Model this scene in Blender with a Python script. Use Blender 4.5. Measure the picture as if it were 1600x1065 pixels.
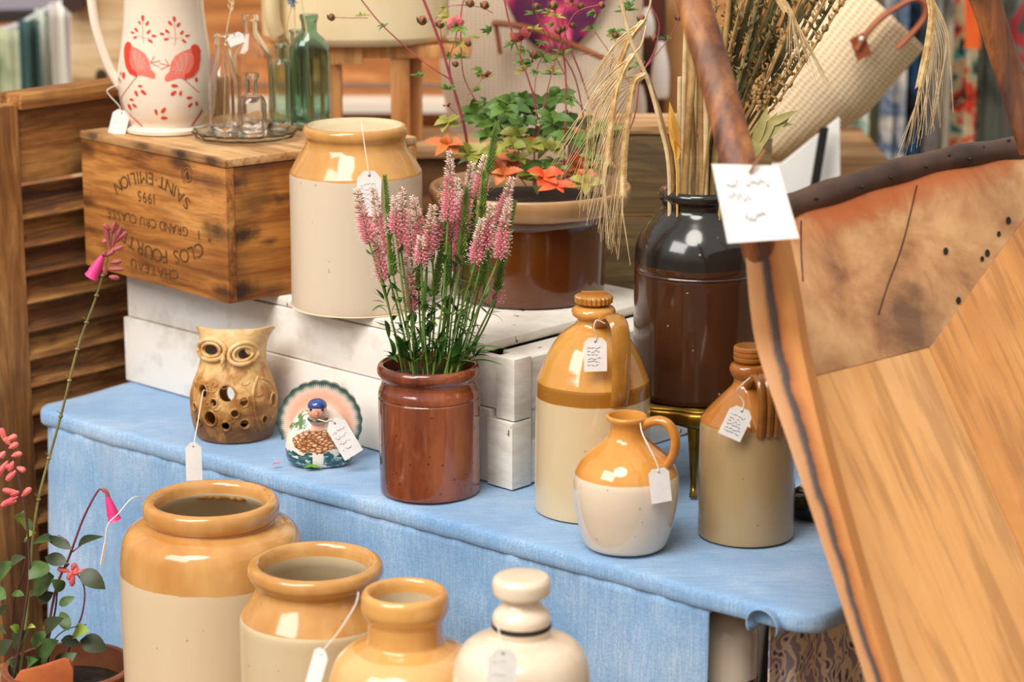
import bpy, bmesh, math, random
from mathutils import Vector, Matrix, noise
random.seed(7)
for o in list(bpy.data.objects): bpy.data.objects.remove(o)
SC = bpy.context.scene; COL = SC.collection
PI = math.pi
# ---------------------------------------------------------------- camera
CAMH = 0.92; TILT = math.atan((532.5 + 400) / 3778.0)
cd = bpy.data.cameras.new('camera'); cam = bpy.data.objects.new('camera', cd); COL.objects.link(cam)
cam.location = (0, 0, CAMH); cam.rotation_euler = (PI / 2 - TILT, 0, 0)
cd.lens = 85; cd.sensor_width = 36; cd.clip_start = 0.1; cd.clip_end = 60
cd.dof.use_dof = True; cd.dof.focus_distance = 3.02; cd.dof.aperture_fstop = 4.2
SC.camera = cam
# ---------------------------------------------------------------- light
SC.view_settings.view_transform = 'Standard'; SC.view_settings.look = 'None'
SC.view_settings.gamma = 1; SC.view_settings.use_curve_mapping = False
SC.view_settings.exposure = 0.36
W = bpy.data.worlds.new('sky'); SC.world = W; W.use_nodes = True
nt = W.node_tree; nt.nodes.clear()
wo = nt.nodes.new('ShaderNodeOutputWorld'); wb = nt.nodes.new('ShaderNodeBackground')
tc = nt.nodes.new('ShaderNodeTexCoord'); sx = nt.nodes.new('ShaderNodeSeparateXYZ'); rp = nt.nodes.new('ShaderNodeValToRGB')
nt.links.new(tc.outputs['Generated'], sx.inputs[0]); nt.links.new(sx.outputs['Z'], rp.inputs[0])
rp.color_ramp.elements[0].position = 0.0; rp.color_ramp.elements[0].color = (0.34, 0.27, 0.21, 1)
rp.color_ramp.elements[1].position = 0.35; rp.color_ramp.elements[1].color = (1.0, 0.945, 0.87, 1)
nt.links.new(rp.outputs[0], wb.inputs[0]); wb.inputs[1].default_value = 0.60
nt.links.new(wb.outputs[0], wo.inputs[0])
def area(name, loc, target, size, power, col):
    l = bpy.data.lights.new(name, 'AREA'); l.shape = 'RECTANGLE'; l.size, l.size_y = size; l.energy = power; l.color = col
    o = bpy.data.objects.new(name, l); COL.objects.link(o); o.location = loc
    o.rotation_euler = (Vector(target) - Vector(loc)).to_track_quat('-Z', 'Y').to_euler(); return o
area('tent_opening_daylight', (-2.6, 0.6, 2.9), (0, 3.1, 0.1), (2.2, 1.8), 95, (1.0, 0.97, 0.93))
sl = bpy.data.lights.new('soft_sun', 'SUN'); sl.energy = 1.5; sl.angle = math.radians(25); sl.color = (1.0, 0.95, 0.87)
so = bpy.data.objects.new('soft_sun', sl); COL.objects.link(so); so.rotation_euler = (math.radians(30), math.radians(-14), 0)

# ---------------------------------------------------------------- measuring helpers
F = 3778.0; CT, ST = math.cos(TILT), math.sin(TILT)
def ray(px, py):
    x = (px - 800) / F; y = -(py - 532.5) / F
    return Vector((x, CT + y * ST, -ST + y * CT))
def atz(px, py, z=0.0):
    d = ray(px, py); return Vector((0, 0, CAMH)) + d * ((z - CAMH) / d.z)
def aty(px, py, Y):
    d = ray(px, py); return Vector((0, 0, CAMH)) + d * (Y / d.y)
def onplane(px, py, p0, n):
    d = ray(px, py); o = Vector((0, 0, CAMH)); return o + d * ((p0 - o).dot(n) / d.dot(n))
def mpp(p): return (p.y * CT + (CAMH - p.z) * ST) / F          # metres per pixel there
# table frame
P0 = Vector((-0.683, 3.343, 0)); U = Vector((0.761, -0.648, 0)).normalized(); V = Vector((0.648, 0.761, 0)).normalized()
def tab(u, v, z=0.0): return P0 + U * u + V * v + Vector((0, 0, z))

# ---------------------------------------------------------------- materials
def s2l(c): return tuple(((v / 12.92) if v <= 0.04045 else ((v + 0.055) / 1.055) ** 2.4) for v in c)
def hexc(h):
    h = h.lstrip('#'); return s2l([int(h[i:i + 2], 16) / 255 for i in (0, 2, 4)]) + (1,)
MATS = {}
def newmat(name, rough=0.6, coat=0.0, **kw):
    m = bpy.data.materials.new(name); m.use_nodes = True; t = m.node_tree
    b = t.nodes['Principled BSDF']; b.inputs['Roughness'].default_value = rough
    b.inputs['Coat Weight'].default_value = coat; b.inputs['Coat Roughness'].default_value = 0.08
    for k, v in kw.items(): b.inputs[k.replace('_', ' ')].default_value = v
    return m, t, b
def N(t, typ, **kw):
    n = t.nodes.new(typ)
    for k, v in kw.items(): setattr(n, k, v)
    return n
def ramp(t, stops, interp='LINEAR'):
    r = t.nodes.new('ShaderNodeValToRGB'); cr = r.color_ramp; cr.interpolation = interp
    while len(cr.elements) < len(stops): cr.elements.new(0.5)
    for e, (p, c) in zip(cr.elements, stops): e.position = p; e.color = hexc(c) if isinstance(c, str) else c
    return r
def coords(t, scale=(1, 1, 1), kind='Object', loc=(0, 0, 0), rot=(0, 0, 0)):
    c = t.nodes.new('ShaderNodeTexCoord'); m = t.nodes.new('ShaderNodeMapping')
    m.inputs['Scale'].default_value = scale; m.inputs['Location'].default_value = loc; m.inputs['Rotation'].default_value = rot
    t.links.new(c.outputs[kind], m.inputs[0]); return m.outputs[0]
def noisen(t, vec, scale, detail=4, rough=0.6, dist=0.0):
    n = t.nodes.new('ShaderNodeTexNoise'); n.inputs['Scale'].default_value = scale; n.inputs['Detail'].default_value = detail
    n.inputs['Roughness'].default_value = rough; n.inputs['Distortion'].default_value = dist; t.links.new(vec, n.inputs['Vector']); return n.outputs['Fac']
def mix(t, fac, a, b, mode='MIX'):
    m = t.nodes.new('ShaderNodeMix'); m.data_type = 'RGBA'; m.blend_type = mode
    for i, s in ((0, fac), (6, a), (7, b)):
        if isinstance(s, (int, float)): m.inputs[i].default_value = s
        elif isinstance(s, tuple): m.inputs[i].default_value = s
        else: t.links.new(s, m.inputs[i])
    return m.outputs[2]
def mth(t, op, a, b=0.0, c=None):
    m = t.nodes.new('ShaderNodeMath'); m.operation = op
    for i, s in enumerate((a, b, c)):
        if s is None: continue
        if isinstance(s, (int, float)): m.inputs[i].default_value = s
        else: t.links.new(s, m.inputs[i])
    return m.outputs[0]
def bump(t, b, h, strength=0.3, dist=0.002):
    n = t.nodes.new('ShaderNodeBump'); n.inputs['Strength'].default_value = strength; n.inputs['Distance'].default_value = dist
    t.links.new(h, n.inputs['Height']); t.links.new(n.outputs[0], b.inputs['Normal'])
def mottled(name, c1, c2, scale=20, rough=0.6, coat=0.0, bs=0.0, lo=0.35, hi=0.65, stretch=(1, 1, 1), **kw):
    if name in MATS: return MATS[name]
    m, t, b = newmat(name, rough, coat, **kw)
    f = noisen(t, coords(t, stretch), scale)
    r = ramp(t, [(lo, c1), (hi, c2)]); t.links.new(f, r.inputs[0]); t.links.new(r.outputs[0], b.inputs['Base Color'])
    if bs: bump(t, b, f, bs)
    MATS[name] = m; return m
def plain(name, c, rough=0.6, coat=0.0, **kw):
    if name in MATS: return MATS[name]
    return mottled(name, c, c, 30, rough, coat, **kw)
def wood(name, dark, mid, light, axis=0, sc=14, knots=0.0, rough=0.6, bs=0.3, stain=0.0, coat=0.0, dirv=None, con=1.0):
    if name in MATS: return MATS[name]
    m, t, b = newmat(name, rough, coat)
    s = [1, 1, 1]; s[axis] = 0.09
    v = coords(t, tuple(s))
    if dirv is not None:      # grain along a given direction
        d = Vector(dirv).normalized(); a = d.orthogonal().normalized(); b2 = d.cross(a); cb = N(t, 'ShaderNodeCombineXYZ'); tcn = N(t, 'ShaderNodeTexCoord')
        for i_, q in enumerate((d * 0.09, a, b2)):
            vm = N(t, 'ShaderNodeVectorMath'); vm.operation = 'DOT_PRODUCT'; vm.inputs[1].default_value = q; t.links.new(tcn.outputs['Object'], vm.inputs[0]); t.links.new(vm.outputs['Value'], cb.inputs[i_])
        v = cb.outputs[0]
    warp = noisen(t, v, sc * 0.5, 2, 0.5)
    w = N(t, 'ShaderNodeTexNoise'); w.inputs['Scale'].default_value = sc * 3; w.inputs['Detail'].default_value = 8
    w.inputs['Roughness'].default_value = 0.7; w.inputs['Distortion'].default_value = 0.9; t.links.new(v, w.inputs['Vector'])
    f = mth(t, 'MULTIPLY_ADD', w.outputs['Fac'], 0.65, mth(t, 'MULTIPLY', warp, 0.35))
    r = ramp(t, [(0.5 - 0.10 / con, dark), (0.5, mid), (0.5 + 0.10 / con, light)]); t.links.new(f, r.inputs[0]); c = r.outputs[0]
    if stain:
        g = noisen(t, coords(t, (1, 1, 1), loc=(3.1, 1.7, 0.2)), 9, 3, 0.6)
        rr = ramp(t, [(0.48, (0, 0, 0, 1)), (0.66, (stain,) * 3 + (1,))]); t.links.new(g, rr.inputs[0])
        c = mix(t, rr.outputs[0], c, hexc(dark))
    fg = N(t, 'ShaderNodeTexNoise'); fg.inputs['Scale'].default_value = sc * 14; fg.inputs['Detail'].default_value = 3; t.links.new(v, fg.inputs['Vector'])
    rf = ramp(t, [(0.40, (0.55, 0.5, 0.45, 1)), (0.52, (1, 1, 1, 1))]); t.links.new(fg.outputs['Fac'], rf.inputs[0]); c = mix(t, 0.55, c, rf.outputs[0], 'MULTIPLY')
    if knots:
        vo = N(t, 'ShaderNodeTexVoronoi'); vo.inputs['Scale'].default_value = knots; s2 = [1, 1, 1]; s2[axis] = 0.55
        t.links.new(coords(t, tuple(s2)), vo.inputs['Vector'])
        rk = ramp(t, [(0.07, (1, 1, 1, 1)), (0.17, (0, 0, 0, 1))]); t.links.new(vo.outputs['Distance'], rk.inputs[0])
        c = mix(t, mth(t, 'MULTIPLY', rk.outputs[0], 0.8), c, hexc('2a160a'))
    t.links.new(c, b.inputs['Base Color']); bump(t, b, w.outputs['Fac'], bs, 0.0015)
    MATS[name] = m; return m
def glaze(name, lower, upper, zs, amp=0.003, low2=None, up2=None, band=None, rlow=0.32, rup=0.14, speck='5a3a1a', spw=0.35, coat=0.4):
    """stoneware: two glazes meeting at height zs, band = (z0, z1, colour) a darker overlap"""
    m, t, b = newmat(name, 0.3, coat)
    tcn = t.nodes.new('ShaderNodeTexCoord'); sp = t.nodes.new('ShaderNodeSeparateXYZ'); t.links.new(tcn.outputs['Object'], sp.inputs[0])
    v = coords(t)
    nz = noisen(t, v, 24, 2, 0.5)
    z = mth(t, 'ADD', sp.outputs['Z'], mth(t, 'MULTIPLY', mth(t, 'SUBTRACT', nz, 0.5), amp * 2))
    big = noisen(t, coords(t, (1, 1, 0.35)), 9, 4, 0.6)
    lo = mix(t, big, hexc(lower), hexc(low2 or lower)); up = mix(t, ctr(t, big), hexc(upper), hexc(up2 or upper))
    step = N(t, 'ShaderNodeMapRange'); step.inputs['From Min'].default_value = zs - 0.0006; step.inputs['From Max'].default_value = zs + 0.0006
    t.links.new(z, step.inputs['Value'])
    c = mix(t, step.outputs[0], lo, up)
    if band:
        a = mth(t, 'GREATER_THAN', z, band[0]); d = mth(t, 'LESS_THAN', z, band[1]); c = mix(t, mth(t, 'MULTIPLY', a, d), c, hexc(band[2]))
    vo = N(t, 'ShaderNodeTexVoronoi'); vo.inputs['Scale'].default_value = 60; t.links.new(v, vo.inputs['Vector'])
    k = mth(t, 'MULTIPLY', mth(t, 'LESS_THAN', vo.outputs['Distance'], 0.10), mth(t, 'GREATER_THAN', noisen(t, v, 45, 0), 0.60))
    c = mix(t, mth(t, 'MULTIPLY', k, spw), c, hexc(speck))
    t.links.new(c, b.inputs['Base Color'])
    rr = N(t, 'ShaderNodeMapRange'); rr.inputs['To Min'].default_value = rlow; rr.inputs['To Max'].default_value = rup
    t.links.new(step.outputs[0], rr.inputs['Value']); t.links.new(rr.outputs[0], b.inputs['Roughness'])
    bump(t, b, noisen(t, coords(t, (1, 1, 2.5)), 40, 3), 0.12, 0.001)
    MATS[name] = m; return m
def ctr(t, f):
    r = N(t, 'ShaderNodeMapRange'); r.inputs['From Min'].default_value = 0.38; r.inputs['From Max'].default_value = 0.62; t.links.new(f, r.inputs['Value']); return r.outputs[0]
def glass(name, col, rough=0.02):
    m, t, b = newmat(name, rough); b.inputs['Base Color'].default_value = hexc(col); b.inputs['Transmission Weight'].default_value = 1.0; b.inputs['IOR'].default_value = 1.45
    MATS[name] = m; return m

# ---------------------------------------------------------------- mesh helpers
class MB:
    def __init__(s): s.v = []; s.f = []; s.mi = []; s.cur = 0
    def add(s, vs, fs):
        n = len(s.v); s.v += [tuple(p) for p in vs]; s.f += [tuple(i + n for i in f) for f in fs]; s.mi += [s.cur] * len(fs); return s
    def lathe(s, prof, n=72, c=(0, 0, 0), scale=(1, 1), caps=True):
        vs = []; fs = []; m = len(prof)
        for i in range(n):
            a = 2 * PI * i / n; ca, sa = math.cos(a), math.sin(a)
            for r, z in prof: vs.append((c[0] + r * ca * scale[0], c[1] + r * sa * scale[1], c[2] + z))
        for i in range(n):
            j = (i + 1) % n
            for k in range(m - 1): fs.append((i * m + k, j * m + k, j * m + k + 1, i * m + k + 1))
        s.add(vs, fs); n0 = len(s.v) - len(vs)
        if caps and prof[0][0] > 1e-5: s.f.append(tuple(n0 + i * m for i in range(n))[::-1]); s.mi.append(s.cur)
        if caps and prof[-1][0] > 1e-5: s.f.append(tuple(n0 + i * m + m - 1 for i in range(n))); s.mi.append(s.cur)
        return s
    def tube(s, pts, r, n=8, ry=None, side=None, cap=True):
        pts = [Vector(p) for p in pts]; m = len(pts)
        rs = r if isinstance(r, (list, tuple)) else [r] * m
        rys = ry if isinstance(ry, (list, tuple)) else ([ry] * m if ry else rs)
        vs = []; prev = None
        for i, p in enumerate(pts):
            t = (pts[min(i + 1, m - 1)] - pts[max(i - 1, 0)])
            t = t.normalized() if t.length > 1e-9 else Vector((0, 0, 1))
            if side is not None: a = Vector(side)
            elif prev is None: a = t.cross(Vector((0, 0, 1))); a = a if a.length > 1e-3 else Vector((1, 0, 0))
            else: a = prev
            a = (a - t * a.dot(t)).normalized(); prev = a; b = t.cross(a)
            for k in range(n):
                q = 2 * PI * k / n; vs.append(p + a * rs[i] * math.cos(q) + b * rys[i] * math.sin(q))
        fs = [(i * n + k, i * n + (k + 1) % n, (i + 1) * n + (k + 1) % n, (i + 1) * n + k) for i in range(m - 1) for k in range(n)]
        if cap: fs += [tuple(range(n))[::-1], tuple((m - 1) * n + k for k in range(n))]
        return s.add(vs, fs)
    def hexa(s, p):   # 8 points: bottom 4 ccw, top 4
        return s.add(p, [(3, 2, 1, 0), (4, 5, 6, 7), (0, 1, 5, 4), (1, 2, 6, 5), (2, 3, 7, 6), (3, 0, 4, 7)])
    def box(s, c, d, R=None):
        c = Vector(c); h = [x / 2 for x in d]; P = []
        for z in (-1, 1):
            for x, y in ((-1, -1), (1, -1), (1, 1), (-1, 1)):
                q = Vector((x * h[0], y * h[1], z * h[2])); q = R @ q if R else q; P.append(c + q)
        return s.hexa(P)
    def slab(s, quad, n, th):       # quad of 4 points, extruded by n*th
        q = [Vector(p) for p in quad]; e = Vector(n) * th
        return s.hexa([p + e for p in q] + q)
    def grid(s, fn, nu, nv):
        vs = [fn(i / nu, j / nv) for i in range(nu + 1) for j in range(nv + 1)]; w = nv + 1
        return s.add(vs, [(i * w + j, (i + 1) * w + j, (i + 1) * w + j + 1, i * w + j + 1) for i in range(nu) for j in range(nv)])
    def ball(s, c, r, nu=10, nv=6, R=None):
        r = r if isinstance(r, tuple) else (r, r, r); vs = []
        for j in range(nv + 1):
            for i in range(nu):
                a = 2 * PI * i / nu; b = PI * j / nv
                q = Vector((r[0] * math.sin(b) * math.cos(a), r[1] * math.sin(b) * math.sin(a), r[2] * math.cos(b)))
                vs.append(Vector(c) + (R @ q if R else q))
        return s.add(vs, [(j * nu + i, j * nu + (i + 1) % nu, (j + 1) * nu + (i + 1) % nu, (j + 1) * nu + i) for j in range(nv) for i in range(nu)])
    def drop(s, a, b, r):           # cheap elongated octahedron
        a = Vector(a); b = Vector(b); t = (b - a); x = t.cross(Vector((0.3, 0.2, 1))).normalized(); y = t.cross(x).normalized(); m = a.lerp(b, 0.5)
        return s.add([a, m + x * r, m + y * r, m - x * r, m - y * r, b], [(0, 2, 1), (0, 3, 2), (0, 4, 3), (0, 1, 4), (5, 1, 2), (5, 2, 3), (5, 3, 4), (5, 4, 1)])
    def leaf(s, a, b, w, up=(0, 0, 1), curl=0.15, fold=0.2, n=7, serr=0.0):
        a = Vector(a); b = Vector(b); L = (b - a).length; t = (b - a).normalized(); u = Vector(up); u = (u - t * u.dot(t))
        u = u.normalized() if u.length > 1e-4 else t.orthogonal().normalized(); sd = t.cross(u); vs = []
        for i in range(n + 1):
            k = i / n; c = a.lerp(b, k) + u * (curl * L * math.sin(PI * k)); hw = w * 0.5 * (math.sin(PI * k ** 0.8) ** 0.85 if 0 < k < 1 else 0.02) * (1 - (serr if i % 2 else 0))
            vs += [c - sd * hw + u * hw * fold, c, c + sd * hw + u * hw * fold]
        return s.add(vs, [f for i in range(n) for f in ((3 * i, 3 * i + 1, 3 * i + 4, 3 * i + 3), (3 * i + 1, 3 * i + 2, 3 * i + 5, 3 * i + 4))])
    def build(s, name, mats, parent=None, smooth=True, ang=38, bev=0.0, origin=None, noisy=0.0, rot=0.0):
        if origin is not None:
            o3 = Vector(origin); R = Matrix.Rotation(-rot, 3, 'Z'); s.v = [tuple(R @ (Vector(p) - o3)) for p in s.v]
        if noisy: s.v = [tuple(Vector(p) + noise.noise_vector(Vector(p) * 25) * noisy) for p in s.v]
        me = bpy.data.meshes.new(name); me.from_pydata(s.v, [], s.f); me.update()
        mats = mats if isinstance(mats, (list, tuple)) else [mats]
        for m in mats: me.materials.append(m)
        if len(mats) > 1: me.polygons.foreach_set('material_index', s.mi)
        if bev:
            bm = bmesh.new(); bm.from_mesh(me)
            bmesh.ops.bevel(bm, geom=[e for e in bm.edges if e.calc_face_angle(0) > 0.6], offset=bev, segments=2, affect='EDGES', profile=0.6)
            bm.to_mesh(me); bm.free()
        if smooth:
            for p in me.polygons: p.use_smooth = True
            me.set_sharp_from_angle(angle=math.radians(ang))
        o = bpy.data.objects.new(name, me); COL.objects.link(o)
        if parent: o.parent = parent
        elif origin is not None: o.location = o3; o.rotation_euler.z = rot
        return o
def cr(pts, k=6, closed=False):     # Catmull-Rom through points of any dimension
    out = []; n = len(pts)
    for i in range(n - 1):
        p0, p1, p2, p3 = pts[max(i - 1, 0)], pts[i], pts[i + 1], pts[min(i + 2, n - 1)]
        for j in range(k):
            t = j / k
            out.append(tuple(0.5 * (2 * b + (c - a) * t + (2 * a - 5 * b + 4 * c - d) * t * t + (3 * b - a - 3 * c + d) * t ** 3) for a, b, c, d in zip(p0, p1, p2, p3)))
    out.append(tuple(pts[-1])); return out
def empty(name, loc, label, cat, group=None, rz=0.0):
    o = bpy.data.objects.new(name, None); COL.objects.link(o); o.location = loc; o.rotation_euler.z = rz; o.empty_display_size = 0.02
    return tag(o, label, cat, group)
def tag(o, label=None, cat=None, group=None, kind=None):
    if label: o['label'] = label
    if cat: o['category'] = cat
    if group: o['group'] = group
    if kind: o['kind'] = kind
    return o
def copy_tree(o, parent=None, loc=None, label=None, group=None):
    c = o.copy(); COL.objects.link(c)
    if parent: c.parent = parent
    if loc is not None: c.location = loc
    if label: c['label'] = label
    if group: c['group'] = group
    for ch in list(o.children): copy_tree(ch, c)
    return c
class Ax:                            # a vertical axis standing where a base centre is seen
    def __init__(s, px, py, z=0.0, Y=None):
        s.b = atz(px, py, z) if Y is None else aty(px, py, Y)
        if Y is not None: s.b.z = z
        s.px = px
    def z(s, py): return aty(s.px, py, s.b.y).z - s.b.z
    def r(s, hw, py=None):
        p = s.b.copy(); p.z += s.z(py) if py is not None else 0; return hw * mpp(p)
    def prof(s, pts): return [(max(s.r(hw, py), 0), s.z(py)) for py, hw in pts]
def rad_at(prof, z):                 # outer radius of a profile at height z
    for (r0, z0), (r1, z1) in zip(prof, prof[1:]):
        if z0 <= z <= z1 and z1 > z0: return r0 + (r1 - r0) * (z - z0) / (z1 - z0)
    return prof[-1][0]
def surf(ax, prof, px, py, lift=0.0006):   # local point of a lathe's front surface seen at px, py
    z = ax.z(py); r = rad_at(prof, z); s_ = max(-0.97, min(0.97, (px - ax.px) * mpp(ax.b + Vector((0, 0, z))) / max(r, 1e-4)))
    for _ in range(4):
        ca = math.sqrt(1 - s_ * s_); d = ray(px, py); z = ax.z(py) + r * ca * (-d.z / d.y); r = rad_at(prof, z)
        s_ = max(-0.97, min(0.97, (px - ax.px) * mpp(ax.b + Vector((0, -r * ca, z))) / max(r, 1e-4)))
    ca = math.sqrt(1 - s_ * s_); return Vector(((r + lift) * s_, -(r + lift) * ca, z))
# ---------------------------------------------------------------- setting
FLOORZ = -0.75
g = MB().grid(lambda a, b: ((a - 0.5) * 14, -1 + b * 11, FLOORZ), 4, 4).build('floor', mottled('ground', '6a5a44', '8a7a5c', 6, 0.9, bs=0.4)); tag(g, kind='structure')
wood_wall = wood('wall_boards', 'a8642f', 'c98245', 'dca067', 0, 3, rough=0.7, bs=0.1)
wl = MB()
for i in range(12):
    wl.box((0, 5.62, FLOORZ + 0.11 + i * 0.225), (7.0, 0.03, 0.215))
tag(wl.build('wall_back', wood_wall), kind='structure')
tr = MB().box((-0.35, 5.52, aty(600, 165, 5.5).z), (0.9, 0.12, 0.022)).build('trim_1', plain('white_ledge', 'f2e6d6', 0.6)); tag(tr, kind='structure')

# table and lower bench
wtab = wood('trestle_wood', '6a4326', '8d6238', 'a97c4c', 0, 10)
TA = math.atan2(U.y, U.x)
te = empty('trestle_table', tab(0.65, 0.42, FLOORZ), 'wooden trestle table carrying the display under the blue cloth', 'table', rz=TA)
MB().box((0, 0.0, 0.733), (1.27, 0.80, 0.022)).build('tabletop', wtab, te)
for a in (-1, 1):
    for b in (-1, 1):
        MB().box((a * 0.50, 0.08 + b * 0.22, 0.361), (0.045, 0.045, 0.722)).build('leg', wtab, te)
be = empty('low_bench', tab(0.72, -0.27, FLOORZ), 'low plank bench in front of the cloth holding the large stoneware jars', 'bench', rz=TA)
for k in range(3): MB().box((0, -0.13 + k * 0.13, 0.41), (1.28, 0.125, 0.02)).build('plank', wtab, be, bev=0.002)
for a in (-0.56, 0.56): MB().box((a, 0, 0.2), (0.04, 0.34, 0.4)).build('leg', wtab, be)

# ---------------------------------------------------------------- blue cloth
def cloth_mat():
    m, t, b = newmat('blue_linen', 0.85); b.inputs['Sheen Weight'].default_value = 0.25
    v = coords(t); wv = noisen(t, coords(t, (1, 1, 0.04), rot=(0, 0, TA)), 420, 2, 0.7); wh = noisen(t, coords(t, (0.05, 1, 1), rot=(0, 0, -TA)), 420, 2, 0.7)
    big = noisen(t, v, 7, 5, 0.6); f = mth(t, 'ADD', mth(t, 'MULTIPLY', big, 0.45), mth(t, 'MULTIPLY', mth(t, 'ADD', wv, wh), 0.275))
    r = ramp(t, [(0.34, '658fbd'), (0.5, '84a8ce'), (0.66, 'b4c8de')]); t.links.new(f, r.inputs[0]); t.links.new(r.outputs[0], b.inputs['Base Color'])
    bump(t, b, mth(t, 'ADD', wv, wh), 0.35, 0.0008); return m
CL = cloth_mat()
cm = MB(); LU, DV = 1.325, 0.86
def outline(n=240):
    pts = []; R = 0.03
    segs = [((R, 0), (LU - R, 0)), ((LU, R), (LU, DV - R)), ((LU - R, DV), (R, DV)), ((0, DV - R), (0, R))]
    cs = [((LU - R, R), -90), ((LU - R, DV - R), 0), ((R, DV - R), 90), ((R, R), 180)]
    for (a, b), (c, a0) in zip(segs, cs):
        m = 90 if abs(a[0] - b[0]) > 0.5 else 50
        for i in range(m): k = i / m; pts.append((a[0] + (b[0] - a[0]) * k, a[1] + (b[1] - a[1]) * k))
        for i in range(8): q = math.radians(a0 + 90 * i / 8); pts.append((c[0] + R * math.cos(q), c[1] + R * math.sin(q)))
    return pts
OL = outline()
def wr(u, v): return -0.002 + 0.0014 * noise.noise(Vector((u * 9, v * 9, 0))) + 0.0006 * noise.noise(Vector((u * 31, v * 17, 4)))
cx_, cy_ = LU / 2, DV / 2
rings = []
for k in (0.0, 0.2, 0.4, 0.55, 0.7, 0.8, 0.87, 0.92, 0.955, 0.98): rings.append([tab(cx_ + (u - cx_) * k, cy_ + (v - cy_) * k, wr(cx_ + (u - cx_) * k, cy_ + (v - cy_) * k) * (1 if k < .9 else 1.4)) for u, v in OL])
def outn(i):
    a = Vector(OL[(i + 1) % len(OL)]) - Vector(OL[i - 1]); a.normalize(); return Vector((a.y, -a.x))
edge = [(0.0025, -0.0005), (0.0050, -0.003), (0.0062, -0.008), (0.0064, -0.014), (0.0060, -0.020), (0.0035, -0.0225), (-0.001, -0.024)]
for off, z in edge:
    row = []
    for i, (u, v) in enumerate(OL):
        n2 = outn(i); w = 0.003 * noise.noise(Vector((u * 6, v * 6, 2))); row.append(tab(u + n2.x * (off + w), v + n2.y * (off + w), z + wr(u, v) * 1.5))
    rings.append(row)
n = len(OL); vs = [p for r in rings for p in r]
fs = [(k * n + i, (k + 1) * n + i, (k + 1) * n + (i + 1) % n, k * n + (i + 1) % n) for k in range(len(rings) - 1) for i in range(n)]
cm.add(vs, fs)
# skirt: hangs along the front up to u=1.19, round the left end
sk_u = 1.19
def skirt(a, b):
    s = -0.5 + a * (0.5 + sk_u); z = -0.022 - b * 0.60
    d = b ** 0.7; fold = (0.009 * math.sin(s * 23 + 1.3 * math.sin(s * 7)) + 0.006 * math.sin(s * 61 + 2) + 0.012 * noise.noise(Vector((s * 5, z * 2, 0)))) * d + 0.0032 * noise.noise(Vector((s * 26, z * 5, 7))) + 0.0028 * noise.noise(Vector((s * 55, z * 7, 3))) * max(0, 1 - b * 3)
    if s < 0: u, v, nu, nv = 0.0, -s, -1, 0
    else: u, v, nu, nv = s, 0.0, 0, -1
    if abs(s) < 0.045:
        q = (s + 0.045) / 0.09 * PI / 2; u, v = 0.045 - 0.045 * math.cos(PI/2*0+q) if False else 0.045 - 0.045 * math.sin(PI / 2 - q) , 0.045 - 0.045 * math.sin(q)
        u = 0.045 - 0.045 * math.cos(q); nu, nv = -math.cos(q), -math.sin(q)
    o = 0.001 + fold - 0.014 * (1 - min(1, b * 18)) * 0 + 0.02 * b
    return tab(u + nu * o, v + nv * o, z)
cm.grid(skirt, 300, 44)
# loose corner of the overhang, curled over
def curl(a, b):
    q = -0.5 + b * 4.2; r = 0.016 + 0.004 * a; c = tab(1.272, 0.004 - a * 0.022, -0.021)
    return c + U * (r * math.cos(q)) + Vector((0, 0, r * math.sin(q) * 0.9))
cm.grid(curl, 8, 12)
clo = cm.build('tablecloth', CL, ang=70)
sm = clo.modifiers.new('thickness', 'SOLIDIFY'); sm.thickness = 0.0012; sm.offset = -1
tag(clo, 'blue linen cloth spread over the table and hanging down its front', 'tablecloth')
pt = MB().leaf((0, 0, 0.001), (0.013, 0.002, 0.002), 0.005, curl=0.1).build('fallen_petal', plain('petal_pink', 'e0486a', 0.5)); pt.location = atz(424, 727, 0.001)
tag(pt, 'tiny pink petal fallen on the blue cloth left of the turkey', 'petal')

# ---------------------------------------------------------------- louvred shutter on the left
wsh = wood('shutter_wood', '643a1a', '9c6630', 'c79352', 0, 9, rough=0.7, stain=0.55)
wsl = wood('slat_wood', '4a2c14', '865426', 'b88848', 0, 12, rough=0.7, stain=0.6)
VA = math.atan2(V.y, V.x)
so0 = tab(-0.062, 0.0, FLOORZ)
sh = empty('louvred_shutter', so0, 'tall old wooden louvred shutter standing at the left end of the cloth', 'shutter', rz=VA)
H1 = 1.175
MB().box((-0.006, 0, H1 / 2), (0.075, 0.03, H1)).build('stile', wood('stile_wood', '643a1a', 'a06c36', 'c8985a', 2, 9, rough=0.7, stain=0.5), sh, bev=0.002)
MB().box((0.42, 0, H1 / 2), (0.06, 0.03, H1)).build('stile', MATS['stile_wood'], sh, bev=0.002)
MB().box((0.21, 0, H1 - 0.06), (0.36, 0.024, 0.105)).build('rail', wsh, sh, bev=0.002)
MB().box((0.21, 0.0, H1 + 0.004), (0.36, 0.05, 0.022)).build('cap_rail', wsh, sh, bev=0.003)
MB().box((0.21, 0, 0.06), (0.36, 0.024, 0.12)).build('rail', wsh, sh, bev=0.002)
zz = H1 - 0.145
while zz > 0.15:
    MB().box((0.21, 0, zz), (0.36, 0.007, 0.052), Matrix.Rotation(math.radians(-38), 3, 'X')).build('slat', wsl, sh, bev=0.002); zz -= 0.0415

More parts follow.
